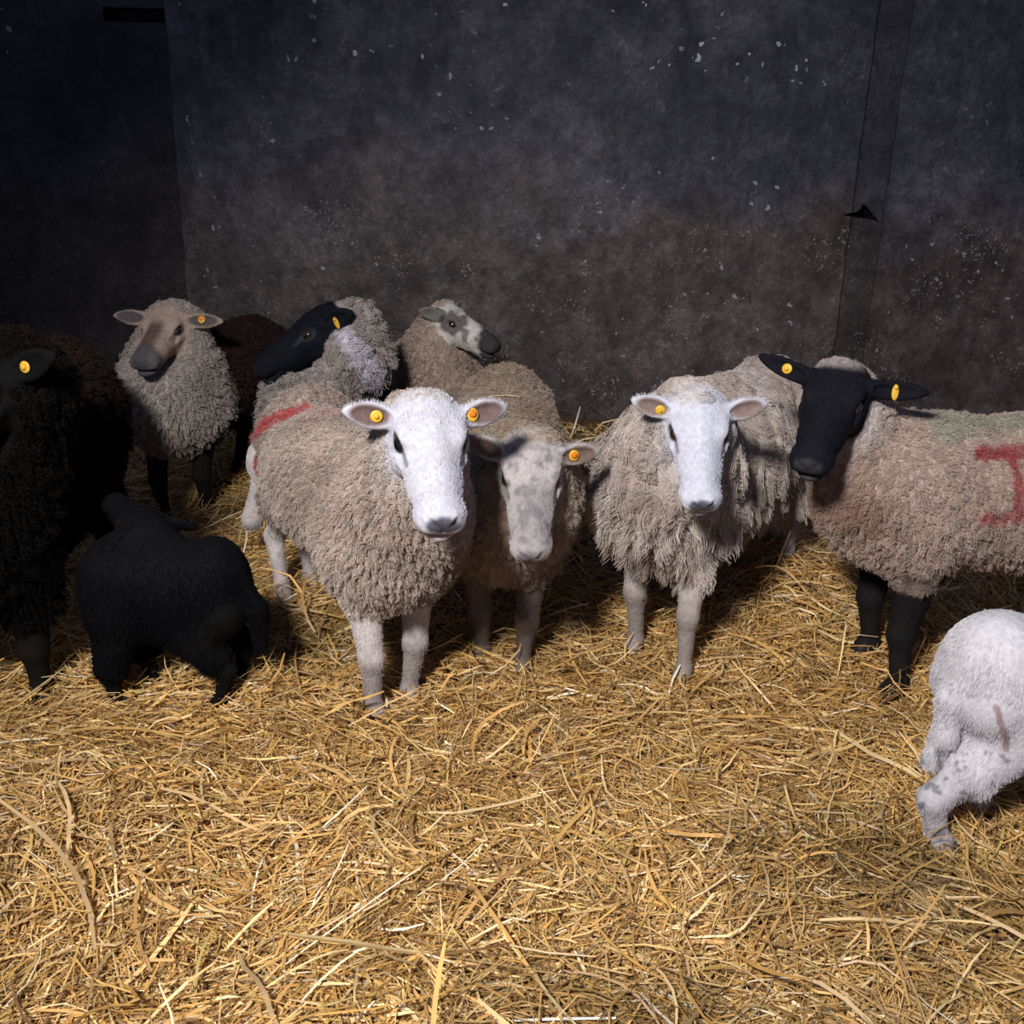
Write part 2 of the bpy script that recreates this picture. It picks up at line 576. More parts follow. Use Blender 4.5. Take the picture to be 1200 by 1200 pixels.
    # ------- wool strands
    prob = area * (tw > 0.35)
    cdf = np.cumsum(prob)
    r = rng.random(ns) * cdf[-1]
    ti = np.searchsorted(cdf, r)
    bc = rng.random((ns, 2))
    fl_ = bc.sum(1) > 1
    bc[fl_] = 1 - bc[fl_]
    b3 = np.stack([1 - bc.sum(1), bc[:, 0], bc[:, 1]], 1)
    T3 = tri[ti]
    pos = (V[T3] * b3[..., None]).sum(1)
    nrm = (vn[T3] * b3[..., None]).sum(1)
    cc = (colr[T3] * b3[..., None]).sum(1)
    ww = (wool[T3] * b3).sum(1)
    hdist = np.linalg.norm(((pos - hpos) @ HM) / hs, axis=1)
    nc = g('n_clumps', 2600)
    ci = rng.integers(0, ns, nc)
    kd = kdtree.KDTree(nc)
    for q_, i_ in enumerate(ci):
        kd.insert(pos[i_], q_)
    kd.balance()
    near = np.array([kd.find(p)[1] for p in pos])
    cpos, cnrm = pos[ci][near], nrm[ci][near]
    cr = rng.random((nc, 6))[near]
    L = g('wool_len', 0.022) * (0.65 + 0.7 * rng.random(ns)) * (0.7 + 0.6 * cr[:, 0])
    if g('shag'):
        L = L * (0.7 + g('shag') * sstep(zt - 0.15, zb + 0.05, pos[:, 2]) * (0.5 + 0.9 * cr[:, 5] ** 2))
    L = L * (0.35 + 0.65 * sstep(0.07, 0.2, hdist)) * (0.35 + 0.65 * sstep(0.35, 0.9, ww))
    K = g('strand_pts', 6)
    t = np.linspace(0, 1, K)[None, :, None]
    droop = g('droop', 0.5)
    tang = np.stack([cr[:, 1] - 0.5, cr[:, 2] - 0.5, (cr[:, 3] - 0.5) * 0.6 - 0.25], 1) * g('swirl', 1.2)
    dirn = nrm * g('lift', 1.0) + tang + rng.normal(0, 0.18, (ns, 3)) + np.array(g('comb', (0, 0, 0)))
    dirn /= np.linalg.norm(dirn, axis=1)[:, None]
    Lr = L[:, None, None]
    pt = pos[:, None] + dirn[:, None] * Lr * t
    pt[:, :, 2] -= (Lr * droop * t ** 2)[..., 0]
    # pull to clump axis
    ctip = cpos[:, None] + cnrm[:, None] * Lr * t
    pull = g('pull', 0.55)
    pt = pt + (ctip - pt) * (pull * t ** 1.3) * np.array([1, 1, 1 - min(droop, 1) * 0.6])
    # crimp
    ph = (cr[:, 4] * 6.28)[:, None] + rng.normal(0, 0.5, ns)[:, None]
    tr = unit((0.3, 0.9, 0.2))
    a1 = np.cross(nrm, tr); a1 /= np.linalg.norm(a1, axis=1)[:, None] + 1e-9
    a2 = np.cross(nrm, a1)
    tt = np.linspace(0, 1, K)[None, :]
    fr_ = g('curl_freq', 9.0)
    ra = g('curl', 0.0035)
    pt = pt + (a1[:, None] * (np.cos(ph + fr_ * tt) - np.cos(ph))[..., None] + a2[:, None] * (np.sin(ph + fr_ * tt) - np.sin(ph))[..., None]) * ra
    # push back above skin is not needed: dense base mesh hides roots
    rad = g('strand_r', 0.0009) * np.ones((ns, K)) * (1 - 0.55 * np.linspace(0, 1, K)[None] ** 2)
    jv = g('jit', 1.0)
    jit = (1 + jv * (0.44 * rng.random(ns) - 0.22)) * (1 + jv * (0.3 * cr[:, 5] - 0.15))
    cs_ = np.clip(cc * jit[:, None], 0, 1)
    f_ = add_strands('fleece' if not g('coat_name') else g('coat_name'), o, pt, M_FLEECE, cs_, rad)
    # ------- short face and leg hair
    nsf = g('short_hair', 9000)
    if nsf:
        prob = area * (tw <= 0.5)
        # avoid inside mouth
        cdf = np.cumsum(prob)
        r = rng.random(nsf) * cdf[-1]
        ti = np.searchsorted(cdf, r)
        T3 = tri[ti]
        b3 = rng.dirichlet((1, 1, 1), nsf)
        pos = (V[T3] * b3[..., None]).sum(1)
        nrm = (vn[T3] * b3[..., None]).sum(1)
        cc = (colr[T3] * b3[..., None]).sum(1)
        hq = ((pos - hpos) @ HM) / hs
        keep = (np.linalg.norm((hq - np.array([0.014, 0, 0.017])) * [1, 0, 1], axis=1) > 0.021) & (hq[:, 0] < 0.185)
        pos, nrm, cc = pos[keep], nrm[keep], cc[keep]
        n2 = len(pos)
        comb = np.where((np.abs(hq[keep]) < 0.25).all(1)[:, None], -HM[:, 0][None], np.array([[0, 0, -1.0]]))
        dr = nrm * 0.26 + comb * 0.95 + rng.normal(0, 0.12, (n2, 3))
        dr /= np.linalg.norm(dr, axis=1)[:, None]
        Ls = g('short_len', 0.0065) * (0.5 + rng.random(n2))
        t3 = np.linspace(0, 1, 3)[None, :, None]
        pt = pos[:, None] + dr[:, None] * Ls[:, None, None] * t3
        rad = 0.00045 * np.ones((n2, 3)) * np.array([1, 0.8, 0.3])
        cs_ = np.clip(cc * (0.85 + 0.3 * rng.random(n2))[:, None], 0, 1)
        add_strands('short_hair', o, pt, M_FLEECE, cs_, rad)
    # ---- eyes
    er = 0.0150 * hs * g('eye_scale', 1.0)
    for s_, c in zip((1, -1), eyec):
        Vs, Fs = uv_sphere(1.0, nu=28, nv=20)
        # local frame: pole outwards
        out = Hd((0.30, s_ * 0.9, 0.30))
        ahead = Hd((1, 0, -0.25)); ahead = unit(ahead - out * (ahead @ out))
        side = np.cross(out, ahead)
        iris = Vs[:, 2] > 0.45
        pup = (Vs[:, 2] > 0.5) & (np.abs(Vs[:, 0]) < 0.55) & (np.abs(Vs[:, 1]) < 0.2)
        c_ = np.tile(np.array(g('eye_white', (0.03, 0.025, 0.022))), (len(Vs), 1))
        c_[iris] = g('iris', (0.035, 0.02, 0.010))
        c_[pup] = (0.004, 0.004, 0.005)
        Vw = np.outer(Vs[:, 0], ahead) * er * 1.18 + np.outer(Vs[:, 1], side) * er * 0.9 + np.outer(Vs[:, 2], out) * er * 0.95 + c
        mesh_obj('eye', Vw, Fs, M_EYE, o, c_)
    # ---- hooves: two claws each, as one part
    for nm in ('fl', 'fr', 'hl', 'hr'):
        f = feet[nm]
        VV, FF = [], []
        for s_ in (-1, 1):
            Vs, Fs = uv_sphere(1.0, nu=16, nv=10)
            q = Vs.copy()
            q[:, 2] = np.where(q[:, 2] < -0.35, -0.35, q[:, 2])
            q = q * np.array([0.030, 0.0145, 0.040]) * S * ls
            q[:, 0] += np.where(q[:, 2] < 0, 0.006, -0.35 * q[:, 2])
            q += f + np.array([0.014, s_ * 0.0135 * S * ls, 0.017 * S])
            FF += [tuple(i + len(VV) * len(Vs) for i in fa) for fa in Fs]
            VV.append(q)
        VV = np.concatenate(VV)
        mesh_obj('hoof', VV, FF, M_HOOF, o, np.tile(np.array(g('hoof_col', (0.05, 0.04, 0.033))), (len(VV), 1)))
    # ---- ear tags
    for which, along, across, kind in g('tags', []):
        base, u, v, n_, ew = ears[0 if which == 'l' else 1]
        c = base + u * earL * along + v * ew * across + n_ * 0.006 * hs
        mk_tag(o, c, u, v, n_, hs, kind)
    return o

def disc(c, a, b, n_, ra, rb, th, seg=24, dome=0.3):
    """rounded plate; a,b in-plane axes"""
    rings = [(0.0, th * (1 + dome)), (0.6, th * (1 + dome * 0.7)), (0.92, th), (1.0, th * 0.5), (0.96, 0.0), (0.0, 0.0)]
    V, Fc = [], []
    for rr, z in rings:
        for i in range(seg):
            t = 2 * math.pi * i / seg
            V.append(c + a * ra * rr * math.cos(t) + b * rb * rr * math.sin(t) + n_ * z)
    for j in range(len(rings) - 1):
        for i in range(seg):
            p = j * seg + i
            q = j * seg + (i + 1) % seg
            Fc.append((p, q, q + seg, p + seg))
    return V, Fc

def mk_tag(parent, c, u, v, n_, hs, kind='button'):
    s = hs * 0.92
    down = -v if v[2] > 0 else v
    if kind == 'button':
        V, Fc = disc(c, u, v, n_, 0.0125 * s, 0.0125 * s, 0.003)
        t = mesh_obj('ear_tag', V, Fc, M_TAG, parent)
        V, Fc = disc(c + n_ * 0.0035, u, v, n_, 0.005 * s, 0.005 * s, 0.004)
        mesh_obj('tag_stud', V, Fc, M_TAG, t)
    elif kind == 'orange':
        V, Fc = disc(c, u, v, n_, 0.0125 * s, 0.0145 * s, 0.003)
        t = mesh_obj('ear_tag', V, Fc, M_TAG, parent)
        V, Fc = disc(c + n_ * 0.0035 - down * 0.003 * s, u, v, n_, 0.008 * s, 0.008 * s, 0.004)
        b = mesh_obj('tag_stud', V, Fc, M_TAG_O, t)
        b['label'] = 'orange round stud'
    else:   # flag: long plate hanging
        V, Fc = disc(c + down * 0.012 * s, u, v, n_, 0.008 * s, 0.019 * s, 0.003)
        t = mesh_obj('ear_tag', V, Fc, M_TAG, parent)
        V, Fc = disc(c + n_ * 0.0035, u, v, n_, 0.005 * s, 0.005 * s, 0.004)
        mesh_obj('tag_stud', V, Fc, M_TAG, t)

# ------------------------------------------------------------------ coat painting
def mixc(a, b, t):
    return a * (1 - t[:, None]) + np.asarray(b, dtype=np.float64) * t[:, None]

def wool_base(c, col, dirt=None, s=9.0, off=1.0, amt=0.35):
    V = c['V']
    n = fbm(V, s, 3, off)
    out = np.tile(np.array(col, dtype=np.float64), (len(V), 1))
    if dirt is not None:
        out = mixc(out, dirt, sstep(0.42, 0.72, n) * amt * 2)
    out *= (0.9 + 0.25 * fbm(V, 30.0, 2, off + 5))[:, None]
    return out

def paint_std(wool, dirt, face, leg, nose=(0.10, 0.09, 0.10), lip=(0.42, 0.30, 0.28), legdirt=(0.12, 0.095, 0.075), extra=None,
              kdirt=0.6, eyeline=(0.06, 0.05, 0.05), off=1.0, nose_amt=1.0, poll=None):
    def fn(c):
        V, hp = c['V'], c['hp']
        out = wool_base(c, wool, dirt, off=off)
        bare = 1 - c['wool']
        if poll is not None:
            out = mixc(out, poll, sstep(0.155, 0.085, np.linalg.norm(hp, axis=1)) * 0.8)
        headd = np.linalg.norm(hp * [0.8, 1, 1], axis=1)
        ishead = ((headd < 0.21) & (c['V'][:, 2] > 0.25)) | (c['ef'] < 0.01)
        fc = np.tile(np.array(face, dtype=np.float64), (len(V), 1)) * (0.92 + 0.14 * fbm(hp, 25, 2, off))[:, None]
        # eye line / tear mark
        ey = np.abs(np.abs(hp[:, 1]) - 0.056)
        de = np.sqrt(((hp[:, 0] - 0.014) / 0.0215) ** 2 + ((hp[:, 2] - 0.018) / 0.0125) ** 2)
        fc = mixc(fc, eyeline, sstep(1.3, 0.95, de) * (np.abs(hp[:, 1]) > 0.032))
        # tear line segment
        a = np.array([0.030, 0.020]); b = np.array([0.062, 0.010])
        q = hp[:, [0, 2]] - a
        tt = np.clip(q @ (b - a) / ((b - a) @ (b - a)), 0, 1)
        dl = np.linalg.norm(q - tt[:, None] * (b - a), axis=1)
        fc = mixc(fc, eyeline, sstep(0.006, 0.002, dl) * 0.7 * (np.abs(hp[:, 1]) > 0.03))
        # nose pad and lips
        dn = np.sqrt(((hp[:, 0] - 0.205) / 0.022) ** 2 + (hp[:, 1] / 0.033) ** 2 + ((hp[:, 2] - 0.002) / 0.018) ** 2)
        fc = mixc(fc, nose, sstep(1.3, 0.85, dn) * nose_amt)
        dm = np.sqrt(((hp[:, 0] - 0.19) / 0.04) ** 2 + (hp[:, 1] / 0.035) ** 2 + ((hp[:, 2] + 0.036) / 0.010) ** 2)
        fc = mixc(fc, lip, sstep(1.2, 0.7, dm) * 0.8)
        lg = np.tile(np.array(leg, dtype=np.float64), (len(V), 1))
        n = fbm(V, 22, 3, off + 3)
        zl = V[:, 2]
        lg = mixc(lg, legdirt, sstep(0.25, 0.10, zl + (n - 0.5) * 0.2) * kdirt)
        bc = np.where(ishead[:, None], fc, lg)
        out = out * c['wool'][:, None] + bc * bare[:, None]
        if extra is not None:
            out = extra(c, out)
        return np.clip(out, 0.001, 1)
    return fn

def stroke(c, pts, r, side=None, soft=0.35, warp=0.012):
    """mask of a spray mark drawn on the flank, in body coordinates (x, z)"""
    V = c['V']
    q = V[:, [0, 2]] + (np.stack([vnoise(V, 18, 1.0), vnoise(V, 18, 7.0)], 1) - 0.5) * warp * 2
    best = np.full(len(V), 9.0)
    for a, b in zip(pts[:-1], pts[1:]):
        a, b = np.array(a), np.array(b)
        t = np.clip(((q - a) @ (b - a)) / ((b - a) @ (b - a) + 1e-9), 0, 1)
        best = np.minimum(best, np.linalg.norm(q - a - t[:, None] * (b - a), axis=1))
    m = sstep(r * (1 + soft), r * (1 - soft), best) * (0.65 + 0.5 * fbm(V, 40, 2, 3.0))
    if side is not None:
        m = m * (V[:, 1] * side > -0.03)
    return np.clip(m, 0, 1)

def extra_ewe_a(c, out):
    xh, zt, V = c['xh'], c['zt'], c['V']
    m = stroke(c, [(xh + 0.18, zt + 0.02), (xh + 0.09, zt - 0.03), (xh - 0.00, zt - 0.10), (xh - 0.03, zt - 0.17)], 0.020, -1)
    m2 = stroke(c, [(xh - 0.02, zt - 0.18), (xh + 0.04, zt - 0.20)], 0.030, -1)
    out = mixc(out, (0.50, 0.05, 0.055), np.maximum(m, m2) * 0.85 * c['wool'])
    n = fbm(V, 9, 2, 30.0)
    grey = sstep(0.62, 0.30, V[:, 2] + (n - 0.5) * 0.3) * sstep(xh + 0.22, xh + 0.02, V[:, 0]) * c['wool']
    out = mixc(out, (0.17, 0.155, 0.14), grey * 0.75)
    # pink rump tuft
    t = stroke(c, [(xh + 0.10, zt + 0.03), (xh + 0.28, zt + 0.03)], 0.05, None)
    out = mixc(out, (0.50, 0.27, 0.26), t * 0.5 * (V[:, 2] > zt - 0.05) * c['wool'])
    return out

def extra_ewe_b(c, out):
    V, hp = c['V'], c['hp']
    bare = (1 - c['wool'])
    # grey speckles on the face
    n = fbm(hp, 55, 2, 2.0)
    cen = sstep(0.05, 0.015, np.abs(hp[:, 1])) * sstep(0.02, 0.07, hp[:, 0]) * (np.linalg.norm(hp, axis=1) < 0.25)
    out = mixc(out, (0.16, 0.15, 0.16), sstep(0.50, 0.70, n + 0.10 * cen) * 0.65 * bare)
    out = mixc(out, (0.20, 0.19, 0.20), cen * bare * 0.45)
    # brown, straw-stained back and neck
    t = sstep(c['zt'] - 0.13, c['zt'] + 0.0, V[:, 2]) * c['wool']
    out = mixc(out, (0.20, 0.13, 0.075), t * 0.45)
    g_ = bump2(V[:, 0], V[:, 2], c['xf'] - 0.10, c['zt'] + 0.0, 0.05, 0.04) * (V[:, 1] < 0.05)
    out = mixc(out, (0.10, 0.25, 0.17), g_ * 0.55)
    return out

def extra_ewe_f(c, out):
    V, zt, xf = c['V'], c['zt'], c['xf']
    red = (0.32, 0.022, 0.035)
    x0 = xf - 0.175
    zl, zh = zt - 0.195, zt - 0.065
    m = stroke(c, [(x0 + 0.085, zh), (x0 - 0.085, zh)], 0.013, 1, warp=0.006)
    m = np.maximum(m, stroke(c, [(x0 - 0.0, zh), (x0 - 0.0, zl)], 0.015, 1, warp=0.006))
    m = np.maximum(m, stroke(c, [(x0 + 0.085, zl), (x0 - 0.085, zl)], 0.013, 1, warp=0.006) * 0.8)
    out = mixc(out, red, m * 0.85)
    gm = stroke(c, [(x0 + 0.16, zt - 0.005), (x0 - 0.25, zt - 0.005)], 0.03, 1)
    out = mixc(out, (0.19, 0.30, 0.215), gm * 0.4)
    br = bump2(V[:, 0], V[:, 2], xf + 0.19, 0.50, 0.06, 0.07) * c['wool']
    out = mixc(out, (0.20, 0.09, 0.04), br * 0.55)
    return out

def extra_white_poll(c, out):
    hp = c['hp']
    return out

def extra_h(c, out):
    V, hp = c['V'], c['hp']
    bare = 1 - c['wool']
    hd = (np.linalg.norm(hp, axis=1) < 0.26)
    # brownish face: brown bridge, grey muzzle, pale cheeks
    br = sstep(0.035, 0.012, np.abs(hp[:, 1])) * sstep(0.0, 0.05, hp[:, 0]) * hd
    out = mixc(out, (0.085, 0.055, 0.045), br * bare * 0.9)
    mz = sstep(0.12, 0.16, hp[:, 0]) * hd
    out = mixc(out, (0.075, 0.075, 0.09), mz * bare * 0.8)
    # dark red-brown fleece behind the pale shoulder
    dk = sstep(c['xf'] - 0.02, c['xf'] - 0.10, V[:, 0] + 0.10 * (fbm(V, 8, 2, 1.0) - 0.5)) * c['wool']
    out = mixc(out, (0.030, 0.016, 0.014), dk)
    lg = sstep(0.34, 0.24, V[:, 2]) * bare * (~hd)
    out = mixc(out, (0.012, 0.010, 0.010), lg)
    return out

def extra_i(c, out):
    # white ruff behind the black head, grey chest
    V, hp = c['V'], c['hp']
    d = np.abs(hp[:, 0] + 0.078 + 0.03 * (fbm(V, 20, 2, 2.0) - 0.5))
    r = sstep(0.034, 0.014, d) * c['wool'] * (np.linalg.norm(hp, axis=1) < 0.22)
    out = mixc(out, (0.62, 0.58, 0.66), r * 0.8)
    return out

def extra_j(c, out):
    hp = c['hp'] + (np.stack([vnoise(c['hp'], 60, 1.0), vnoise(c['hp'], 60, 5.0), vnoise(c['hp'], 60, 9.0)], 1) - 0.5) * 0.022
    bare = 1 - c['wool']
    hd = np.linalg.norm(hp, axis=1) < 0.26
    blk = (0.045, 0.04, 0.042)
    # badger pattern: dark eye patch, dark muzzle, pale cheek and brow
    e = np.sqrt(((hp[:, 0] - 0.015) / 0.050) ** 2 + ((hp[:, 2] - 0.020) / 0.040) ** 2)
    out = mixc(out, (0.13, 0.11, 0.11), sstep(1.15, 0.75, e) * bare * hd)
    m = sstep(0.115, 0.135, hp[:, 0] + hp[:, 2] * 0.5)
    out = mixc(out, blk, m * bare * hd)
    s_ = sstep(0.016, 0.006, np.abs(hp[:, 0] - 0.075 + hp[:, 2] * 0.4)) * (hp[:, 2] < 0.02) * (hp[:, 2] > -0.03)
    out = mixc(out, (0.10, 0.09, 0.10), s_ * bare * hd * 0.8)
    out = mixc(out, (0.03, 0.03, 0.02), (c['ef'] < 0.006) * 0.75)
    return out

def extra_lamb_g(c, out):
    V = c['V']
    # mud flecks on the legs and a dirty streak under the tail
    n = vnoise(V, 110, 4.0)
    n2 = vnoise(V, 45, 8.0)
    t = sstep(0.58, 0.68, n * 0.5 + n2 * 0.5) * (V[:, 2] < 0.25) * (V[:, 0] < c['xh'] + 0.06)
    out = mixc(out, (0.17, 0.16, 0.18), np.clip(t, 0, 1) * 0.8)
    m = stroke(c, [(c['xh'] - 0.050, 0.35), (c['xh'] - 0.035, 0.30), (c['xh'] - 0.02, 0.255)], 0.007, -1, warp=0.01)
    out = mixc(out, (0.22, 0.12, 0.11), m * 0.8)
    return out

def extra_k(c, out):
    V = c['V']
    t = sstep(c['zt'] - 0.30, c['zt'], V[:, 2]) * c['wool'] * sstep(c['xf'] + 0.12, c['xf'] - 0.12, V[:, 0])
    out = mixc(out, (0.036, 0.022, 0.017), t * 0.8)
    return out

def dirv(x, y, z):
    return (x, y, z)

def XY(p, dx=0.0, dy=0.0):
    return (p[0] + dx, p[1] + dy)

SHEEP = []
FLOCK = 'flock of sheep standing in the shed'
# --- white-faced ewe with the red mark
a_fr, a_fl = G(441, 826), G(480, 800)
SHEEP.append(dict(
    name='sheep', category='sheep', group=FLOCK, seed=11, voxel=0.0048,
    label='cream ewe with bright white face and red stripe on her rump, facing the camera',
    fr=a_fr, fl=a_fl, hr=G(333, 706), hl=XY(G(356, 694), 0.02, 0.04),
    head=P(503, 521, 2.02), face=(0.20, -0.86, -0.50), head_scale=1.12, face_w=1.08, head_up=(0.04, 0, 1),
    top=0.680, belly=0.33, leg_scale=0.9, w=0.178, hind_wool=0.2, chest_r=0.14, rump_r=0.10, rump_y=0.055, bend=0.02, iris=(0.012, 0.009, 0.008), mid_r=0.02, eye_scale=1.15, neck_r=(0.155, 0.085), neck_base=(0.32, -0.01, 0.48), neck_mid=(0.02, 0, -0.03),
    ear_l=(-0.25, 1.0, 0.14), ear_r=(-0.15, 1.0, 0.08), ear_len=0.098, ear_w=0.026,
    ear_in=(0.16, 0.11, 0.10), tags=[('r', 0.42, 0.0, 'button'), ('l', 0.30, 0.1, 'orange')],
    paint=paint_std((0.48, 0.395, 0.335), (0.34, 0.265, 0.22), (0.56, 0.56, 0.61), (0.62, 0.57, 0.55), nose=(0.085, 0.085, 0.11),
                    lip=(0.45, 0.34, 0.34), kdirt=0.55, extra=extra_ewe_a, poll=(0.56, 0.52, 0.48)),
    tail=dict(wpts=[(-0.64, 3.02, 0.50), (-0.72, 3.10, 0.38), (-0.79, 3.10, 0.27), (-0.84, 3.11, 0.15)], r=[0.025, 0.030, 0.040, 0.034]),
    tail_wool=False, strands=125000, wool_len=0.014, n_clumps=9000, clump=0.010, clump_scale=38, curl=0.0026, strand_r=0.00068,
    pull=0.4, comb=(0, 0, -0.3), short_hair=40000))
# --- speckled ewe in the middle
b_fr, b_fl = G(566, 757), G(612, 771)
SHEEP.append(dict(
    name='sheep', category='sheep', group=FLOCK, seed=12, voxel=0.005,
    label='beige ewe with grey speckled face held low, standing in the middle of the flock',
    fr=b_fr, fl=b_fl, hr=XY(b_fr, -0.04, 0.66), hl=XY(b_fl, 0.00, 0.68),
    head=P(622, 560, 2.27), face=(0.02, -0.74, -0.67), head_scale=1.05, face_w=1.06,
    top=0.69, belly=0.30, leg_scale=0.92, w=0.172, chest_r=0.15, neck_r=(0.165, 0.09), neck_base=(0.30, 0, 0.45), neck_mid=(0.03, 0, -0.02),
    ear_l=(-0.2, 1.0, 0.0), ear_r=(-0.3, 1.0, 0.28), ear_len=0.098, ear_w=0.027,
    ear_in=(0.17, 0.12, 0.10), tags=[('l', 0.42, 0.0, 'orange')],
    paint=paint_std((0.45, 0.37, 0.30), (0.30, 0.225, 0.175), (0.46, 0.42, 0.41), (0.20, 0.16, 0.14), nose=(0.22, 0.20, 0.22),
                    lip=(0.46, 0.32, 0.31), extra=extra_ewe_b, off=3.0),
    strands=100000, wool_len=0.016, n_clumps=7500, clump=0.010, clump_scale=36, strand_r=0.0007, pull=0.4, comb=(0, 0, -0.3), short_hair=22000))
# --- long-woolled white-faced ewe
c_fr, c_fl = G(744, 750), G(799, 785)
SHEEP.append(dict(
    name='sheep', category='sheep', group=FLOCK, seed=13, voxel=0.005,
    label='shaggy cream ewe with white face, long wool hanging from her chest, beside the black-faced ewe',
    fr=c_fr, fl=c_fl, hr=XY(c_fr, 0.30, 0.50), hl=XY(c_fl, 0.38, 0.50),
    head=P(818, 508, 2.28), face=(-0.02, -0.76, -0.64), head_scale=1.0, face_w=1.10,
    top=0.725, belly=0.32, leg_scale=0.9, w=0.19, chest_r=0.15, rump_r=0.15, neck_r=(0.175, 0.10), neck_base=(0.28, -0.03, 0.50), neck_mid=(0.02, 0, -0.02),
    ear_l=(-0.2, 1.0, 0.20), ear_r=(-0.15, 1.0, 0.22), ear_len=0.100, ear_w=0.027,
    ear_in=(0.25, 0.18, 0.16), tags=[('r', 0.35, 0.1, 'button')],
    paint=paint_std((0.50, 0.435, 0.385), (0.36, 0.285, 0.235), (0.58, 0.59, 0.66), (0.50, 0.45, 0.42), nose=(0.09, 0.10, 0.13),
                    lip=(0.40, 0.36, 0.38), kdirt=0.5, off=6.0, poll=(0.50, 0.47, 0.46)),
    tail=dict(wpts=[(0.80, 3.20, 0.52), (0.85, 3.16, 0.36), (0.845, 3.12, 0.19)], r=[0.04, 0.04, 0.022]),
    strands=110000, wool_len=0.026, n_clumps=2000, clump=0.016, clump_scale=15, clump_stretch=0.5, droop=0.9, pull=0.42, curl=0.008,
    curl_freq=5.0, lift=0.45, swirl=1.8, comb=(0, 0, -0.3), strand_pts=8, lump=0.05, shag=0.7, short_hair=20000))
# --- black-faced ewe with the painted letter
f_fl, f_fr = G(1046, 812), G(1012, 774)
SHEEP.append(dict(
    name='sheep', category='sheep', group=FLOCK, seed=14, voxel=0.005,
    label='black-faced ewe with beige wool and a red letter I painted on her side',
    fl=f_fl, fr=f_fr, hl=XY(f_fl, 0.68, 0.10), hr=XY(f_fr, 0.76, 0.10),
    head=P(976, 474, 2.30), face=(-0.42, -0.76, -0.50), head_scale=1.06, face_w=1.06, head_up=(0.04, 0, 1),
    top=0.70, belly=0.315, w=0.20, neck_r=(0.165, 0.085), neck_base=(0.28, 0.0, 0.50), neck_mid=(0.03, 0, -0.07),
    ear_l=(-0.30, 1.0, -0.16), ear_r=(-0.2, 1.0, 0.18), ear_len=0.130, ear_w=0.022,
    tags=[('r', 0.48, 0.0, 'button'), ('l', 0.50, 0.35, 'flag')],
    paint=paint_std((0.46, 0.355, 0.295), (0.34, 0.255, 0.205), (0.008, 0.008, 0.012), (0.012, 0.011, 0.012), nose=(0.03, 0.03, 0.035),
                    lip=(0.05, 0.045, 0.05), legdirt=(0.016, 0.014, 0.013), eyeline=(0.006, 0.006, 0.008), extra=extra_ewe_f, off=9.0,
                    poll=(0.50, 0.45, 0.43)),
    hoof_col=(0.015, 0.013, 0.012), leg_wool=0.08, leg_scale=1.05,
    strands=110000, wool_len=0.013, n_clumps=9000, clump=0.008, clump_scale=38, strand_r=0.0007, pull=0.4, comb=(0.2, 0, -0.2), short_hair=20000))
# --- pale-chested brown-backed ewe at the back left
h_fr, h_fl = G(190, 598), G(240, 590)
SHEEP.append(dict(
    name='sheep', category='sheep', group=FLOCK, seed=15, voxel=0.0065,
    label='greyish ewe with dark muzzle and dark brown flank, ears straight out, at the back left',
    fr=h_fr, fl=h_fl, hr=XY(h_fr, 0.15, 0.52), hl=XY(h_fl, 0.15, 0.52),
    head=P(192, 390, 3.52), face=(-0.08, -0.94, -0.32), head_scale=1.08, face_w=1.05,
    top=0.66, belly=0.31, w=0.195, neck_r=(0.185, 0.105), neck_base=(0.28, 0.0, 0.47),
    ear_l=(-0.1, 1.0, -0.02), ear_r=(-0.1, 1.0, 0.02), ear_len=0.125, ear_w=0.026,
    ear_in=(0.10, 0.085, 0.085), tags=[('l', 0.50, 0.15, 'orange')], cheek_wool=0.9,
    paint=paint_std((0.39, 0.34, 0.30), (0.28, 0.225, 0.19), (0.40, 0.30, 0.23), (0.10, 0.07, 0.06), nose=(0.06, 0.06, 0.08),
                    lip=(0.25, 0.22, 0.24), extra=extra_h, off=12.0),
    strands=50000, wool_len=0.018, n_clumps=5500, strand_r=0.0011, clump=0.012, pull=0.4, short_hair=9000))
# --- black-headed ewe looking left
SHEEP.append(dict(
    name='sheep', category='sheep', group=FLOCK, seed=16, voxel=0.0065,
    label='black-headed sheep in profile looking left, with a white ruff and curly grey neck wool',
    fl=(-0.62, 3.52), fr=(-0.83, 3.50), hl=(-0.61, 4.07), hr=(-0.79, 4.05),
    head=P(368, 392, 3.50), face=(-0.82, -0.22, -0.50), head_scale=1.2, face_cut=-0.045, face_w=1.0,
    top=0.60, belly=0.27, w=0.165, neck_r=(0.145, 0.078), neck_base=(0.24, 0.02, 0.48), neck_mid=(0.03, 0.07, 0.05), topknot=False,
    neck_head=(-0.10, 0.0, -0.045),
    ear_l=(-0.85, 0.55, -0.10), ear_r=(-0.6, 1.0, -0.1), ear_l_open=(0.3, 1.0, 0.1), ear_len=0.10, ear_w=0.030,
    tags=[('l', 0.45, 0.0, 'flag')],
    paint=paint_std((0.33, 0.29, 0.26), (0.20, 0.18, 0.13), (0.007, 0.008, 0.012), (0.015, 0.014, 0.015), nose=(0.02, 0.02, 0.025),
                    lip=(0.02, 0.02, 0.025), eyeline=(0.035, 0.037, 0.05), extra=extra_i, off=15.0),
    hoof_col=(0.015, 0.013, 0.012), strands=50000, wool_len=0.026, n_clumps=2600, strand_r=0.0012, clump=0.018, clump_scale=22, curl=0.006, short_hair=9000))
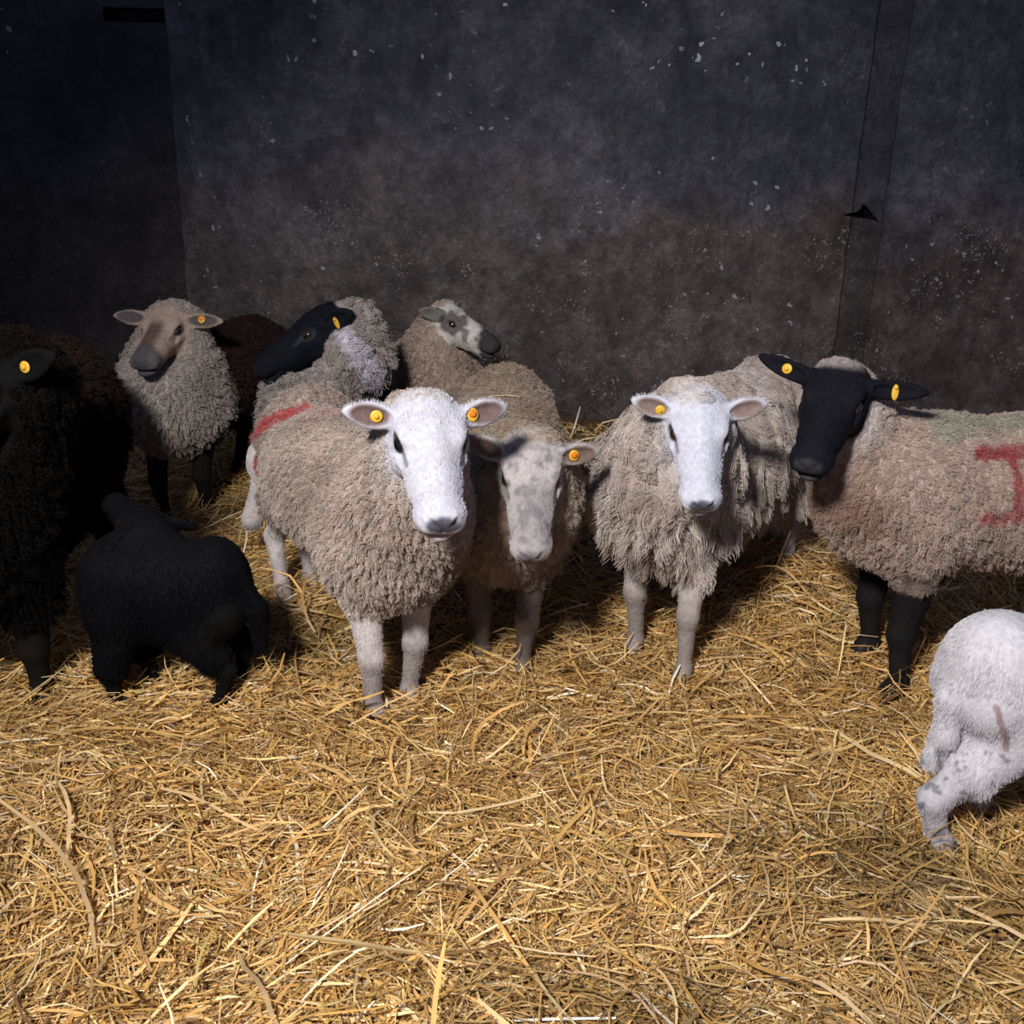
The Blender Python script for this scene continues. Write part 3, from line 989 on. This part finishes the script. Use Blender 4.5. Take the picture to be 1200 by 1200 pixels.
# --- badger-faced sheep looking right
SHEEP.append(dict(
    name='sheep', category='sheep', group=FLOCK, seed=17, voxel=0.0065,
    label='small beige sheep with black and white badger face, looking right by the wall',
    fl=(-0.20, 3.86), fr=(-0.39, 3.84), hl=(-0.30, 4.38), hr=(-0.48, 4.36),
    head=P(534, 381, 3.82), face=(0.80, -0.46, -0.30), head_scale=1.0, face_w=1.0,
    top=0.60, belly=0.28, w=0.165, neck_r=(0.145, 0.075), neck_base=(0.22, 0.02, 0.50), neck_mid=(0.02, -0.03, 0), topknot=True,
    ear_l=(-0.3, 1.0, 0.35), ear_r=(-0.75, 0.7, 0.05), ear_len=0.085, ear_w=0.026, ear_r_open=(0.3, 1.0, 0.1),
    paint=paint_std((0.38, 0.295, 0.235), (0.27, 0.20, 0.16), (0.55, 0.51, 0.46), (0.05, 0.045, 0.04), nose=(0.03, 0.03, 0.03),
                    lip=(0.05, 0.045, 0.045), extra=extra_j, off=18.0, eyeline=(0.02, 0.02, 0.02)),
    strands=45000, wool_len=0.018, n_clumps=4500, strand_r=0.0011, clump=0.012, pull=0.4, short_hair=9000))
# --- big dark brown ewe at the left edge
SHEEP.append(dict(
    name='sheep', category='sheep', group=FLOCK, seed=18, voxel=0.0065,
    label='dark brown ewe, black head cut off by the left edge, above the black lamb',
    fl=G(48, 806), fr=XY(G(48, 806), -0.24, -0.02), hl=(-1.28, 2.98), hr=(-1.50, 3.00),
    head=P(-22, 466, 2.12), face=(-0.25, -0.80, -0.60), head_scale=1.12, face_w=1.0,
    top=0.79, belly=0.27, w=0.225, neck_r=(0.18, 0.11), neck_base=(0.33, 0.0, 0.58), topknot=True,
    ear_l=(-0.25, 1.0, 0.35), ear_r=(-0.2, 1.0, 0.2), ear_len=0.125, ear_w=0.03,
    tags=[('l', 0.45, 0.0, 'button')],
    paint=paint_std((0.0055, 0.004, 0.0035), (0.008, 0.0055, 0.0045), (0.004, 0.004, 0.004), (0.005, 0.004, 0.004), nose=(0.01, 0.01, 0.01),
                    lip=(0.010, 0.009, 0.009), legdirt=(0.012, 0.010, 0.008), eyeline=(0.004, 0.004, 0.004), extra=extra_k, off=21.0),
    hoof_col=(0.008, 0.007, 0.007), strands=65000, wool_len=0.022, n_clumps=4500, strand_r=0.0010, clump=0.012, pull=0.4, short_hair=9000, leg_scale=1.1))
# --- black lamb
SHEEP.append(dict(
    name='lamb', category='lamb', group='lambs among the ewes', seed=19, voxel=0.005, lamb=True, scale=0.60,
    label='black lamb standing in the straw under the dark brown ewe',
    fl=G(131, 816), fr=XY(G(150, 792), 0.05, 0.03), hl=G(252, 820), hr=XY(G(280, 800), -0.02, 0.03),
    head=P(163, 614, 2.36), face=(-0.60, 0.62, 0.16), head_scale=0.80, face_w=1.05,
    top=0.43, belly=0.18, w=0.108, chest_r=0.12, rump_r=0.12, mid_r=0.04, jit=0.4, neck_r=(0.12, 0.085), neck_base=(0.10, 0.0, 0.33), topknot=False,
    ear_l=(-0.6, 1.0, -0.3), ear_r=(-0.6, 1.0, -0.3), ear_len=0.11, ear_w=0.03, leg_scale=1.2,
    paint=paint_std((0.0035, 0.0035, 0.0045), (0.005, 0.005, 0.006), (0.004, 0.004, 0.005), (0.004, 0.004, 0.004), nose=(0.01, 0.01, 0.01),
                    lip=(0.01, 0.01, 0.01), legdirt=(0.006, 0.006, 0.005), eyeline=(0.003, 0.003, 0.003), off=24.0),
    tail=dict(pts=[(-0.05, 0.02, 0.36), (-0.10, 0.02, 0.27), (-0.105, 0.02, 0.17)], r=[0.025, 0.022, 0.014]),
    hoof_col=(0.008, 0.007, 0.007), strands=45000, wool_len=0.008, n_clumps=7000, clump=0.002, lump=0.006, curl=0.0005, pull=0.1, lift=0.4,
    comb=(-0.2, 0, -0.6), swirl=0.3, strand_r=0.0006, short_hair=9000, leg_wool=0.8, hind_wool=0.6))
# --- white lamb
g_hr, g_hl = G(1106, 978), G(1150, 938)
SHEEP.append(dict(
    name='lamb', category='lamb', group='lambs among the ewes', seed=20, voxel=0.004, lamb=True, scale=0.66,
    label='white lamb with muddy hind legs, seen from behind at the right edge',
    hr=g_hr, hl=g_hl, fr=XY(g_hr, 0.36, 0.03), fl=XY(g_hl, 0.38, 0.08),
    head=(1.36, 1.72, 0.50), face=(0.80, -0.1, -0.50), head_scale=0.68, face_w=1.05,
    rump_r=0.15, jit=0.35, top=0.490, belly=0.235, w=0.118, neck_r=(0.13, 0.10), neck_base=(0.17, 0.0, 0.38), topknot=False,
    ear=(-0.4, 1.0, -0.2), ear_len=0.11, ear_w=0.03, leg_scale=1.4,
    paint=paint_std((0.58, 0.565, 0.59), (0.55, 0.53, 0.55), (0.60, 0.58, 0.60), (0.54, 0.52, 0.55), nose=(0.3, 0.2, 0.2),
                    legdirt=(0.38, 0.37, 0.40), kdirt=0.4, extra=extra_lamb_g, off=27.0),
    tail=dict(pts=[(-0.060, -0.02, 0.42), (-0.098, -0.025, 0.33), (-0.095, -0.025, 0.25), (-0.112, -0.025, 0.195)], r=[0.026, 0.021, 0.020, 0.019]),
    hoof_col=(0.10, 0.09, 0.09), strands=90000, wool_len=0.008, n_clumps=9000, clump=0.002, clump_scale=45, lump=0.006, curl=0.0005, pull=0.1,
    lift=0.35, comb=(-0.2, 0, -0.7), swirl=0.25, strand_r=0.00045, short_hair=20000, hind_wool=0.55, leg_wool=0.5))

import os, time
t_start = time.time()
for cfg in SHEEP:
    build_sheep(cfg)
    print('T', round(time.time() - t_start, 1))

# ------------------------------------------------------------------ straw
WY = 4.85
def build_ground():
    xs = np.arange(-4.0, 4.01, 0.04)
    ys = np.arange(0.3, 5.01, 0.04)
    X, Y = np.meshgrid(xs, ys, indexing='ij')
    Z = terrain(X, Y)
    V = np.stack([X, Y, Z], -1).reshape(-1, 3)
    nx, ny = len(xs), len(ys)
    i, j = np.meshgrid(np.arange(nx - 1), np.arange(ny - 1), indexing='ij')
    a = (i * ny + j).ravel()
    Q = np.stack([a, a + ny, a + ny + 1, a + 1], 1)
    m, nt, b = new_mat('trodden_bedding')
    tc = N(nt, 'ShaderNodeTexCoord')
    mp = N(nt, 'ShaderNodeMapping')
    mp.inputs['Scale'].default_value = (30, 90, 30)
    no = N(nt, 'ShaderNodeTexNoise')
    no.inputs['Scale'].default_value = 2
    no.inputs['Detail'].default_value = 8
    nt.links.new(tc.outputs['Object'], mp.inputs['Vector'])
    nt.links.new(mp.outputs['Vector'], no.inputs['Vector'])
    cr = N(nt, 'ShaderNodeValToRGB')
    e = cr.color_ramp.elements
    e[0].position, e[0].color = 0.35, (0.05, 0.028, 0.012, 1)
    e[1].position, e[1].color = 0.7, (0.24, 0.14, 0.05, 1)
    nt.links.new(no.outputs['Fac'], cr.inputs['Fac'])
    nt.links.new(cr.outputs['Color'], b.inputs['Base Color'])
    b.inputs['Roughness'].default_value = 0.9
    bp = N(nt, 'ShaderNodeBump')
    bp.inputs['Strength'].default_value = 0.8
    bp.inputs['Distance'].default_value = 0.01
    nt.links.new(no.outputs['Fac'], bp.inputs['Height'])
    nt.links.new(bp.outputs['Normal'], b.inputs['Normal'])
    o = mesh_obj('floor', V, Q, m)
    o['kind'] = 'structure'
build_ground()

PAL = 1.22 * np.array([(0.53, 0.322, 0.105), (0.62, 0.415, 0.165), (0.48, 0.270, 0.075), (0.68, 0.51, 0.25), (0.39, 0.225, 0.08),
                (0.48, 0.33, 0.16), (0.22, 0.12, 0.05), (0.78, 0.68, 0.48), (0.42, 0.32, 0.10)])
PW = np.array([0.25, 0.18, 0.19, 0.10, 0.11, 0.07, 0.05, 0.02, 0.03])

def straw_batch(rng, n, ylo, yhi, xspread, lmin, lmax, wid, zoff, up_share=0.06, K=4, centers=None):
    # uniform over a trapezoid wider than the view
    y = ylo + (yhi - ylo) * rng.random(n)
    x = (rng.random(n) * 2 - 1) * np.minimum(xspread(y), 3.8)
    if centers is not None:
        ci_ = rng.integers(0, len(centers), n)
        a_ = rng.random(n) * 6.283
        r_ = 0.03 + 0.13 * np.sqrt(rng.random(n))
        x = centers[ci_, 0] + r_ * np.cos(a_)
        y = np.minimum(centers[ci_, 1] + r_ * np.sin(a_), 4.7)
    p0 = np.stack([x, y, np.zeros(n)], 1)
    flow = (vnoise(p0, 1.1, 40.0) - 0.5) * 5.0 + (vnoise(p0, 5.0, 41.0) - 0.5) * 4.0
    yaw = flow + rng.normal(0, 0.75, n)
    yaw = np.where(rng.random(n) < 0.35, rng.random(n) * 6.28, yaw)
    L = lmin + (lmax - lmin) * rng.random(n) ** 1.8
    pit = rng.normal(0, 0.13, n)
    tu = rng.random(n) < up_share
    pit = np.where(tu, 0.25 + 0.5 * rng.random(n), pit)
    d = np.stack([np.cos(yaw), np.sin(yaw)], 1)
    s = np.linspace(-0.5, 0.5, K)
    bend = rng.normal(0, 0.14, n) * L
    kink = (rng.random(n) < 0.12) * rng.normal(0, 0.35, n) * L
    side = np.stack([-d[:, 1], d[:, 0]], 1)
    b = (4 * s ** 2)[None] * bend[:, None] + np.maximum(s, 0)[None] * 2 * kink[:, None]
    xy = p0[:, None, :2] + d[:, None] * (s[None] * L[:, None])[..., None] + side[:, None] * b[..., None]
    zt_ = terrain(xy[..., 0], xy[..., 1])
    z = zt_ + (zoff[0] + (zoff[1] - zoff[0]) * rng.random(n) ** 1.3)[:, None]
    ramp = np.where(tu[:, None], s[None] + 0.5, s[None])
    z = z + np.sin(pit)[:, None] * ramp * L[:, None]
    sag = rng.normal(0, 0.05, n) * L
    z = z + (1 - 4 * s ** 2)[None] * sag[:, None]
    z = np.maximum(z, zt_ - 0.012)
    path = np.concatenate([xy, z[..., None]], 2)
    # cross-section: flattened three-sided tube
    w = wid * (0.45 + 0.9 * rng.random(n) ** 1.5)
    tg = path[:, -1] - path[:, 0]
    tg /= np.linalg.norm(tg, axis=1)[:, None] + 1e-9
    rv = rng.normal(0, 1, (n, 3)) + np.array([0, 0, 1.2])
    a = np.cross(tg, rv); a /= np.linalg.norm(a, axis=1)[:, None] + 1e-9
    c = np.cross(tg, a)
    tap = np.array([0.75] + [1.0] * (K - 2) + [0.6])
    thick = 0.40
    offs = np.stack([a * 1.0, -a * 1.0, c * thick * 1.6], 1)          # (n,3,3)
    V = path[:, :, None, :] + offs[:, None] * (w[:, None, None, None] * tap[None, :, None, None])
    V = V.reshape(-1, 3)
    base = (np.arange(n) * K * 3)[:, None]
    q = []
    for k in range(K - 1):
        for j in range(3):
            j2 = (j + 1) % 3
            q.append([k * 3 + j, k * 3 + j2, (k + 1) * 3 + j2, (k + 1) * 3 + j])
    q = np.array(q)
    Q = (base[:, None] + q[None]).reshape(-1, 4)
    ci = rng.choice(len(PAL), n, p=PW / PW.sum())
    col = PAL[ci] * (0.72 + 0.5 * rng.random(n))[:, None]
    # trodden darker patches (wet dung-stained straw)
    wet = sstep(0.55, 0.78, fbm(p0, 1.9, 3, 55.0))
    wet = np.maximum(wet, bump2(x, y, 0.22, 1.28, 0.28, 0.09) * 1.1)
    col = col * (1 - 0.45 * np.clip(wet, 0, 1))[:, None]
    col = np.repeat(col[:, None], K, axis=1) * (0.80 + 0.4 * rng.random((n, K)))[..., None]
    col = np.repeat(col.reshape(-1, 3), 3, axis=0) * (0.93 + 0.14 * rng.random((n * K * 3, 1)))
    return V, Q, col

def build_straw():
    rng = np.random.default_rng(5)
    parts = []
    xs = lambda y: 0.62 * y + 0.55
    parts.append(straw_batch(rng, 32000, 0.75, 2.2, xs, 0.02, 0.12, 0.0021, (-0.004, 0.016)))
    parts.append(straw_batch(rng, 40000, 0.75, 2.2, xs, 0.03, 0.17, 0.0020, (0.004, 0.032), 0.05))
    parts.append(straw_batch(rng, 50000, 2.2, 3.6, xs, 0.03, 0.18, 0.0024, (0.0, 0.032)))
    parts.append(straw_batch(rng, 20000, 3.6, 4.70, xs, 0.04, 0.20, 0.0028, (0.0, 0.03)))
    parts.append(straw_batch(rng, 2200, 0.8, 4.2, xs, 0.14, 0.30, 0.0034, (0.020, 0.045), 0.05, 6))
    feet_xy = np.array([c[k][:2] for c in SHEEP for k in ('fl', 'fr', 'hl', 'hr')])
    parts.append(straw_batch(rng, 3600, 0.8, 4.2, xs, 0.05, 0.17, 0.0024, (0.02, 0.05), 0.30, 4, feet_xy))
    V = []; Q = []; C = []
    off = 0
    for v, q, c in parts:
        V.append(v); Q.append(q + off); C.append(c)
        off += len(v)
    V = np.concatenate(V); Q = np.concatenate(Q); C = np.concatenate(C)
    V[:, 1] = np.minimum(V[:, 1], WY - 0.06)
    o = mesh_obj('straw_bedding', V, Q, M_STRAW, None, C, smooth=False)
    o['kind'] = 'stuff'
    o['label'] = 'golden loose straw bedding covering the shed floor'
    o['category'] = 'straw'
build_straw()

# loose stalks that can be told apart
def stalk(name, label, pts, r, col, seg=6):
    pts = [np.array(p, dtype=np.float64) for p in pts]
    V, Q = [], []
    for i, p in enumerate(pts):
        t = unit(pts[min(i + 1, len(pts) - 1)] - pts[max(i - 1, 0)])
        a = unit(np.cross(t, (0.1, 0.2, 1)))
        b = np.cross(t, a)
        rr = r * (0.7 if i in (0, len(pts) - 1) else 1.0)
        for k in range(seg):
            th = 2 * math.pi * k / seg
            V.append(p + a * rr * math.cos(th) + b * rr * 0.6 * math.sin(th))
    for i in range(len(pts) - 1):
        for k in range(seg):
            k2 = (k + 1) % seg
            Q.append((i * seg + k, i * seg + k2, (i + 1) * seg + k2, (i + 1) * seg + k))
    V = np.array(V)
    org = V.mean(0)
    o = mesh_obj(name, V - org, Q, M_STRAW, None, np.tile(np.array(col), (len(V), 1)))
    o.location = org
    o['label'] = label
    o['category'] = 'straw stalk'
    return o

b_top = lambda px, py, Y, dz=0.0: P(px, py, Y) + np.array([0, 0, dz])
STALKS = [
    ('pale gold straw stalk lying across the speckled ewe\'s brown back', [(556, 470, 2.83), (576, 464, 2.82), (596, 463, 2.79), (620, 466, 2.84), (636, 470, 2.92), (652, 478, 2.97)], 0.0022, (0.75, 0.55, 0.28)),
    ('thin straw stalk standing up out of the bedding beside the shaggy ewe', [(904, 676, 2.88), (912, 658, 2.87), (920, 638, 2.86), (927, 622, 2.85)], 0.0022, (0.62, 0.45, 0.22)),
    ('long golden straw stalk by the black lamb\'s hind legs', [(300, 752, 2.42), (312, 776, 2.38), (318, 790, 2.34), (306, 808, 2.30), (296, 826, 2.24)], 0.0035, (0.60, 0.38, 0.14)),
    ('white straw stalk lying at the bottom edge of the bedding', [(600, 1196, 1.235), (650, 1194, 1.24), (722, 1193, 1.24)], 0.0034, (0.85, 0.80, 0.72)),
    ('bent tan straw stalk pointing at the dark trodden patch', [(590, 1106, 1.385), (640, 1116, 1.37), (698, 1121, 1.365)], 0.0026, (0.72, 0.52, 0.30)),
]
# ------------------------------------------------------------------ walls
def wall_mat(tint=1.0):
    m, nt, b = new_mat('old_concrete')
    L = nt.links
    tc = N(nt, 'ShaderNodeTexCoord')
    pos = tc.outputs['Object']
    sep = N(nt, 'ShaderNodeSeparateXYZ')
    L.new(pos, sep.inputs[0])
    def noise(scale, detail=5, rough=0.6, vec=pos, dist=0.0):
        n = N(nt, 'ShaderNodeTexNoise')
        n.inputs['Scale'].default_value = scale
        n.inputs['Detail'].default_value = detail
        n.inputs['Roughness'].default_value = rough
        n.inputs['Distortion'].default_value = dist
        L.new(vec, n.inputs['Vector'])
        return n.outputs['Fac']
    def mr(v, a, b_, c=0.0, d=1.0):
        n = N(nt, 'ShaderNodeMapRange')
        n.interpolation_type = 'SMOOTHSTEP'
        L.new(v, n.inputs['Value'])
        for k, x in zip(('From Min', 'From Max', 'To Min', 'To Max'), (a, b_, c, d)):
            n.inputs[k].default_value = x
        return n.outputs['Result']
    def math_(op, a, b_):
        n = N(nt, 'ShaderNodeMath', operation=op)
        for i, x in enumerate((a, b_)):
            if isinstance(x, (int, float)):
                n.inputs[i].default_value = x
            else:
                L.new(x, n.inputs[i])
        return n.outputs[0]
    def mix(f, a, b_):
        n = N(nt, 'ShaderNodeMix', data_type='RGBA')
        if isinstance(f, (int, float)):
            n.inputs['Factor'].default_value = f
        else:
            L.new(f, n.inputs['Factor'])
        for k, x in ((6, a), (7, b_)):
            if isinstance(x, tuple):
                n.inputs[k].default_value = (*x, 1)
            else:
                L.new(x, n.inputs[k])
        return n.outputs[2]
    big = noise(1.3, 6, 0.6)
    mid = noise(3.6, 9, 0.72, dist=0.3)
    fine = noise(38, 5, 0.7)
    mp = N(nt, 'ShaderNodeMapping')
    mp.inputs['Scale'].default_value = (7, 7, 3.0)
    L.new(pos, mp.inputs['Vector'])
    streak = noise(1.5, 6, 0.65, mp.outputs[0])
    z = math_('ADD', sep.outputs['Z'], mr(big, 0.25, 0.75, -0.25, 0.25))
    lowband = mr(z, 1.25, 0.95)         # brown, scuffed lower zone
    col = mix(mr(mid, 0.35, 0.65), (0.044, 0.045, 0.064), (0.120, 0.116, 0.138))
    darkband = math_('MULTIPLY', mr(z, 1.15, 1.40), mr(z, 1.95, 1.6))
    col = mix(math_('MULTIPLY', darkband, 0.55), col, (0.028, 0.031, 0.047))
    colb = mix(mr(mid, 0.35, 0.65), (0.056, 0.040, 0.038), (0.135, 0.108, 0.102))
    col = mix(lowband, col, colb)
    col = mix(math_('MULTIPLY', mr(streak, 0.52, 0.70), 0.35), col, (0.15, 0.145, 0.155))
    col = mix(math_('MULTIPLY', mr(streak, 0.46, 0.30), 0.40), col, (0.022, 0.021, 0.026))
    col = mix(math_('MULTIPLY', math_('MULTIPLY', mr(fine, 0.54, 0.66), mr(mid, 0.5, 0.62)), 0.55), col, (0.27, 0.25, 0.24))
    gr = N(nt, 'ShaderNodeVectorMath', operation='SCALE')
    L.new(col, gr.inputs[0])
    L.new(math_('MULTIPLY', mr(noise(16, 8, 0.75), 0.33, 0.67, 0.62, 1.45), mr(noise(70, 3, 0.7), 0.3, 0.7, 0.86, 1.16)), gr.inputs['Scale'])
    col = gr.outputs[0]
    # lime splashes and chips; bluish-white specks high up are painted glints
    wn = N(nt, 'ShaderNodeTexNoise')
    wn.inputs['Scale'].default_value = 30
    wn.inputs['Detail'].default_value = 3
    L.new(pos, wn.inputs['Vector'])
    wv = N(nt, 'ShaderNodeVectorMath', operation='SCALE')
    L.new(wn.outputs['Color'], wv.inputs[0])
    wv.inputs['Scale'].default_value = 0.05
    wa = N(nt, 'ShaderNodeVectorMath', operation='ADD')
    L.new(pos, wa.inputs[0]); L.new(wv.outputs[0], wa.inputs[1])
    wpos = wa.outputs[0]
    def specks(scale, rad, lo, hi, zl, vec=wpos):
        v = N(nt, 'ShaderNodeTexVoronoi')
        v.inputs['Scale'].default_value = scale
        v.inputs['Randomness'].default_value = 1.0
        L.new(vec, v.inputs['Vector'])
        w = N(nt, 'ShaderNodeSeparateColor')
        L.new(v.outputs['Color'], w.inputs[0])
        r = math_('MULTIPLY', w.outputs[0], rad)
        m1 = math_('LESS_THAN', v.outputs['Distance'], r)
        m1 = math_('MULTIPLY', m1, math_('GREATER_THAN', w.outputs[1], lo))
        return math_('MULTIPLY', m1, zl)
    hz = mr(sep.outputs['Z'], 1.45, 1.75)
    patch = mr(noise(2.6, 3), 0.52, 0.60)
    s1 = specks(24, 0.32, 0.35, 0, math_('MULTIPLY', hz, patch))
    s2 = specks(75, 0.42, 0.15, 0, math_('MULTIPLY', mr(sep.outputs['Z'], 1.25, 0.95), mr(noise(4.2, 4), 0.54, 0.62)))
    s3 = specks(26, 0.26, 0.80, 0, patch)
    col = mix(math_('MULTIPLY', s1, 0.9), col, (0.95, 0.97, 1.0))  # lamp glints on the upper wall, put into the colour as bright specks
    col = mix(math_('MULTIPLY', s2, 0.85), col, (0.42, 0.39, 0.36))
    col = mix(math_('MULTIPLY', s3, 0.6), col, (0.70, 0.70, 0.78))
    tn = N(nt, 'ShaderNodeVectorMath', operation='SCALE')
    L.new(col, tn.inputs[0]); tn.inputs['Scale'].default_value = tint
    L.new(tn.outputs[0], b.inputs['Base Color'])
    b.inputs['Specular IOR Level'].default_value = 0.35
    L.new(mr(mid, 0.3, 0.7, 0.62, 0.42), b.inputs['Roughness'])
    bp = N(nt, 'ShaderNodeBump')
    bp.inputs['Strength'].default_value = 0.7
    bp.inputs['Distance'].default_value = 0.02
    h_ = math_('ADD', math_('MULTIPLY', mid, 0.7), math_('MULTIPLY', fine, 0.35))
    L.new(h_, bp.inputs['Height'])
    L.new(bp.outputs['Normal'], b.inputs['Normal'])
    return m
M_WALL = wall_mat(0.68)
M_WALL_DARK = wall_mat(0.28)  # left bay: its shade is put into the colour, beyond the lamp's falloff
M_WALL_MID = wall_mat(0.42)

def box_bm(name, x0, x1, y0, y1, z0, z1, mat, jag=None, seed=0, dz=0.06):
    """box with a finely divided front (low y) face; jag moves the right/left edges for a worn arris"""
    rng = np.random.default_rng(seed)
    nz = max(2, int((z1 - z0) / dz))
    nxs = max(2, int((x1 - x0) / 0.10))
    zs = np.linspace(z0, z1, nz + 1)
    xs = np.linspace(x0, x1, nxs + 1)
    V = []
    for k, z in enumerate(zs):
        for i, x in enumerate(xs):
            dx = dy = 0
            if jag:
                wgt = math.sin(k * 1.7 + seed) * 0.5 + rng.normal(0, 0.6)
                if i == 0 and 'l' in jag:
                    dx = 0.0025 * wgt
                if i == nxs and 'r' in jag:
                    dx = 0.0025 * wgt
            dy = 0.006 * float(vnoise(np.array([[x * 3, seed, z * 3]]), 1.0)[0])
            V.append((x + dx, y0 + dy, z))
    n1 = len(V)
    for k, z in enumerate(zs):
        for i, x in enumerate(xs):
            V.append((V[k * (nxs + 1) + i][0], y1, z))
    Q = []
    W_ = nxs + 1
    for k in range(nz):
        for i in range(nxs):
            a = k * W_ + i
            Q.append((a, a + 1, a + W_ + 1, a + W_))
            Q.append((n1 + a, n1 + a + W_, n1 + a + W_ + 1, n1 + a + 1))
        a = k * W_
        Q.append((a, a + W_, n1 + a + W_, n1 + a))
        a = k * W_ + nxs
        Q.append((a, n1 + a, n1 + a + W_, a + W_))
    for i in range(nxs):
        Q.append((i, n1 + i, n1 + i + 1, i + 1))
        a = nz * W_ + i
        Q.append((a, a + 1, n1 + a + 1, n1 + a))
    o = mesh_obj(name, V, Q, mat, smooth=False)
    return o

def cut(o, cutter_V, cutter_Q):
    c = mesh_obj('cutter', cutter_V, cutter_Q, M_WALL, smooth=False)
    md = o.modifiers.new('b', 'BOOLEAN')
    md.object = c
    md.operation = 'DIFFERENCE'
    md.solver = 'EXACT'
    dg = bpy.context.evaluated_depsgraph_get()
    me = bpy.data.meshes.new_from_object(o.evaluated_get(dg))
    o.modifiers.clear()
    o.data = me
    bpy.data.objects.remove(c)

def boxv(x0, x1, y0, y1, z0, z1):
    V = [(x, y, z) for z in (z0, z1) for y in (y0, y1) for x in (x0, x1)]
    Q = [(0, 2, 3, 1), (4, 5, 7, 6), (0, 1, 5, 4), (2, 6, 7, 3), (0, 4, 6, 2), (1, 3, 7, 5)]
    return np.array(V, dtype=float), Q

# left bay, set slightly back; main wall; pilaster; right bay
cl = P(208, 200, WY)[0]
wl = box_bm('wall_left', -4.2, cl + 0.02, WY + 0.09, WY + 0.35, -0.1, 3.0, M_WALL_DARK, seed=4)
s0, s1 = P(120, 8, WY + 0.09), P(193, 27, WY + 0.09)
V, Q = boxv(s0[0], s1[0], WY - 0.2, WY + 0.22, s1[2], s0[2])
cut(wl, V, Q)
wb = box_bm('wall_back', cl, 4.2, WY, WY + 0.35, -0.1, 3.0, M_WALL, jag='l', seed=1)
px0, px1 = P(1002, 250, WY - 0.05)[0], P(1038, 250, WY - 0.05)[0]
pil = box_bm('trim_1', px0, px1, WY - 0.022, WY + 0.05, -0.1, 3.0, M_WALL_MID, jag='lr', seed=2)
c0 = P(1014, 250, WY - 0.055)
# broken-out notch in the pilaster
nv = np.array([(-0.085, 0, -0.014), (-0.02, 0, 0.008), (0.000, 0, 0.042), (0.030, 0, 0.014), (0.085, 0, -0.040), (0.03, 0, -0.026), (-0.02, 0, -0.022)])
front = nv + c0 + np.array([0, -0.04, 0])
back = nv * 0.9 + c0 + np.array([0, 0.26, 0])
VV = np.concatenate([front, back])
import bmesh
def notch_cut(o):
    me = bpy.data.meshes.new('cutter')
    bm = bmesh.new()
    vs = [bm.verts.new(v) for v in VV]
    n = len(nv)
    bm.faces.new(vs[:n]); bm.faces.new(list(reversed(vs[n:])))
    for i in range(n):
        j = (i + 1) % n
        bm.faces.new((vs[j], vs[i], vs[n + i], vs[n + j]))
    bmesh.ops.recalc_face_normals(bm, faces=bm.faces)
    bm.to_mesh(me)
    c = bpy.data.objects.new('cutter', me)
    COL.objects.link(c)
    md = o.modifiers.new('b', 'BOOLEAN'); md.object = c; md.operation = 'DIFFERENCE'; md.solver = 'EXACT'
    dg = bpy.context.evaluated_depsgraph_get()
    m2 = bpy.data.meshes.new_from_object(o.evaluated_get(dg))
    o.modifiers.clear(); o.data = m2
    bpy.data.objects.remove(c)
notch_cut(pil)
notch_cut(wb)
for lab, pp, r_, col_ in STALKS:
    pts_ = []
    for (px_, py_, Y_) in pp:
        q_ = P(px_, py_, Y_)
        pts_.append(q_)
    stalk('straw_stalk', lab, pts_, r_, col_)
for o in (wl, wb, pil):
    o['kind'] = 'structure'

# ------------------------------------------------------------------ light
def look(o, tgt):
    d = Vector(tgt) - o.location
    o.rotation_euler = d.to_track_quat('-Z', 'Y').to_euler()

l = bpy.data.lights.new('shed_lamp', 'SPOT')
l.energy = 700
l.color = (1.0, 0.96, 0.95)
l.spot_size = R(78)
l.spot_blend = 0.9
l.shadow_soft_size = 0.22
lo_ = bpy.data.objects.new('shed_lamp', l)
COL.objects.link(lo_)
lo_.location = (-0.85, -0.5, 2.6)
look(lo_, (0.35, 2.5, 0.25))

w = bpy.data.worlds.new('world')
SC.world = w
w.use_nodes = True
bg = w.node_tree.nodes['Background']
bg.inputs['Color'].default_value = (0.55, 0.62, 1.0, 1)
bg.inputs['Strength'].default_value = 0.16

SC.view_settings.view_transform = 'Standard'
SC.view_settings.look = 'None'
SC.view_settings.gamma = 1
SC.view_settings.exposure = 0.0
SC.cycles.use_denoising = True
print('BUILD TIME', time.time() - t_start)
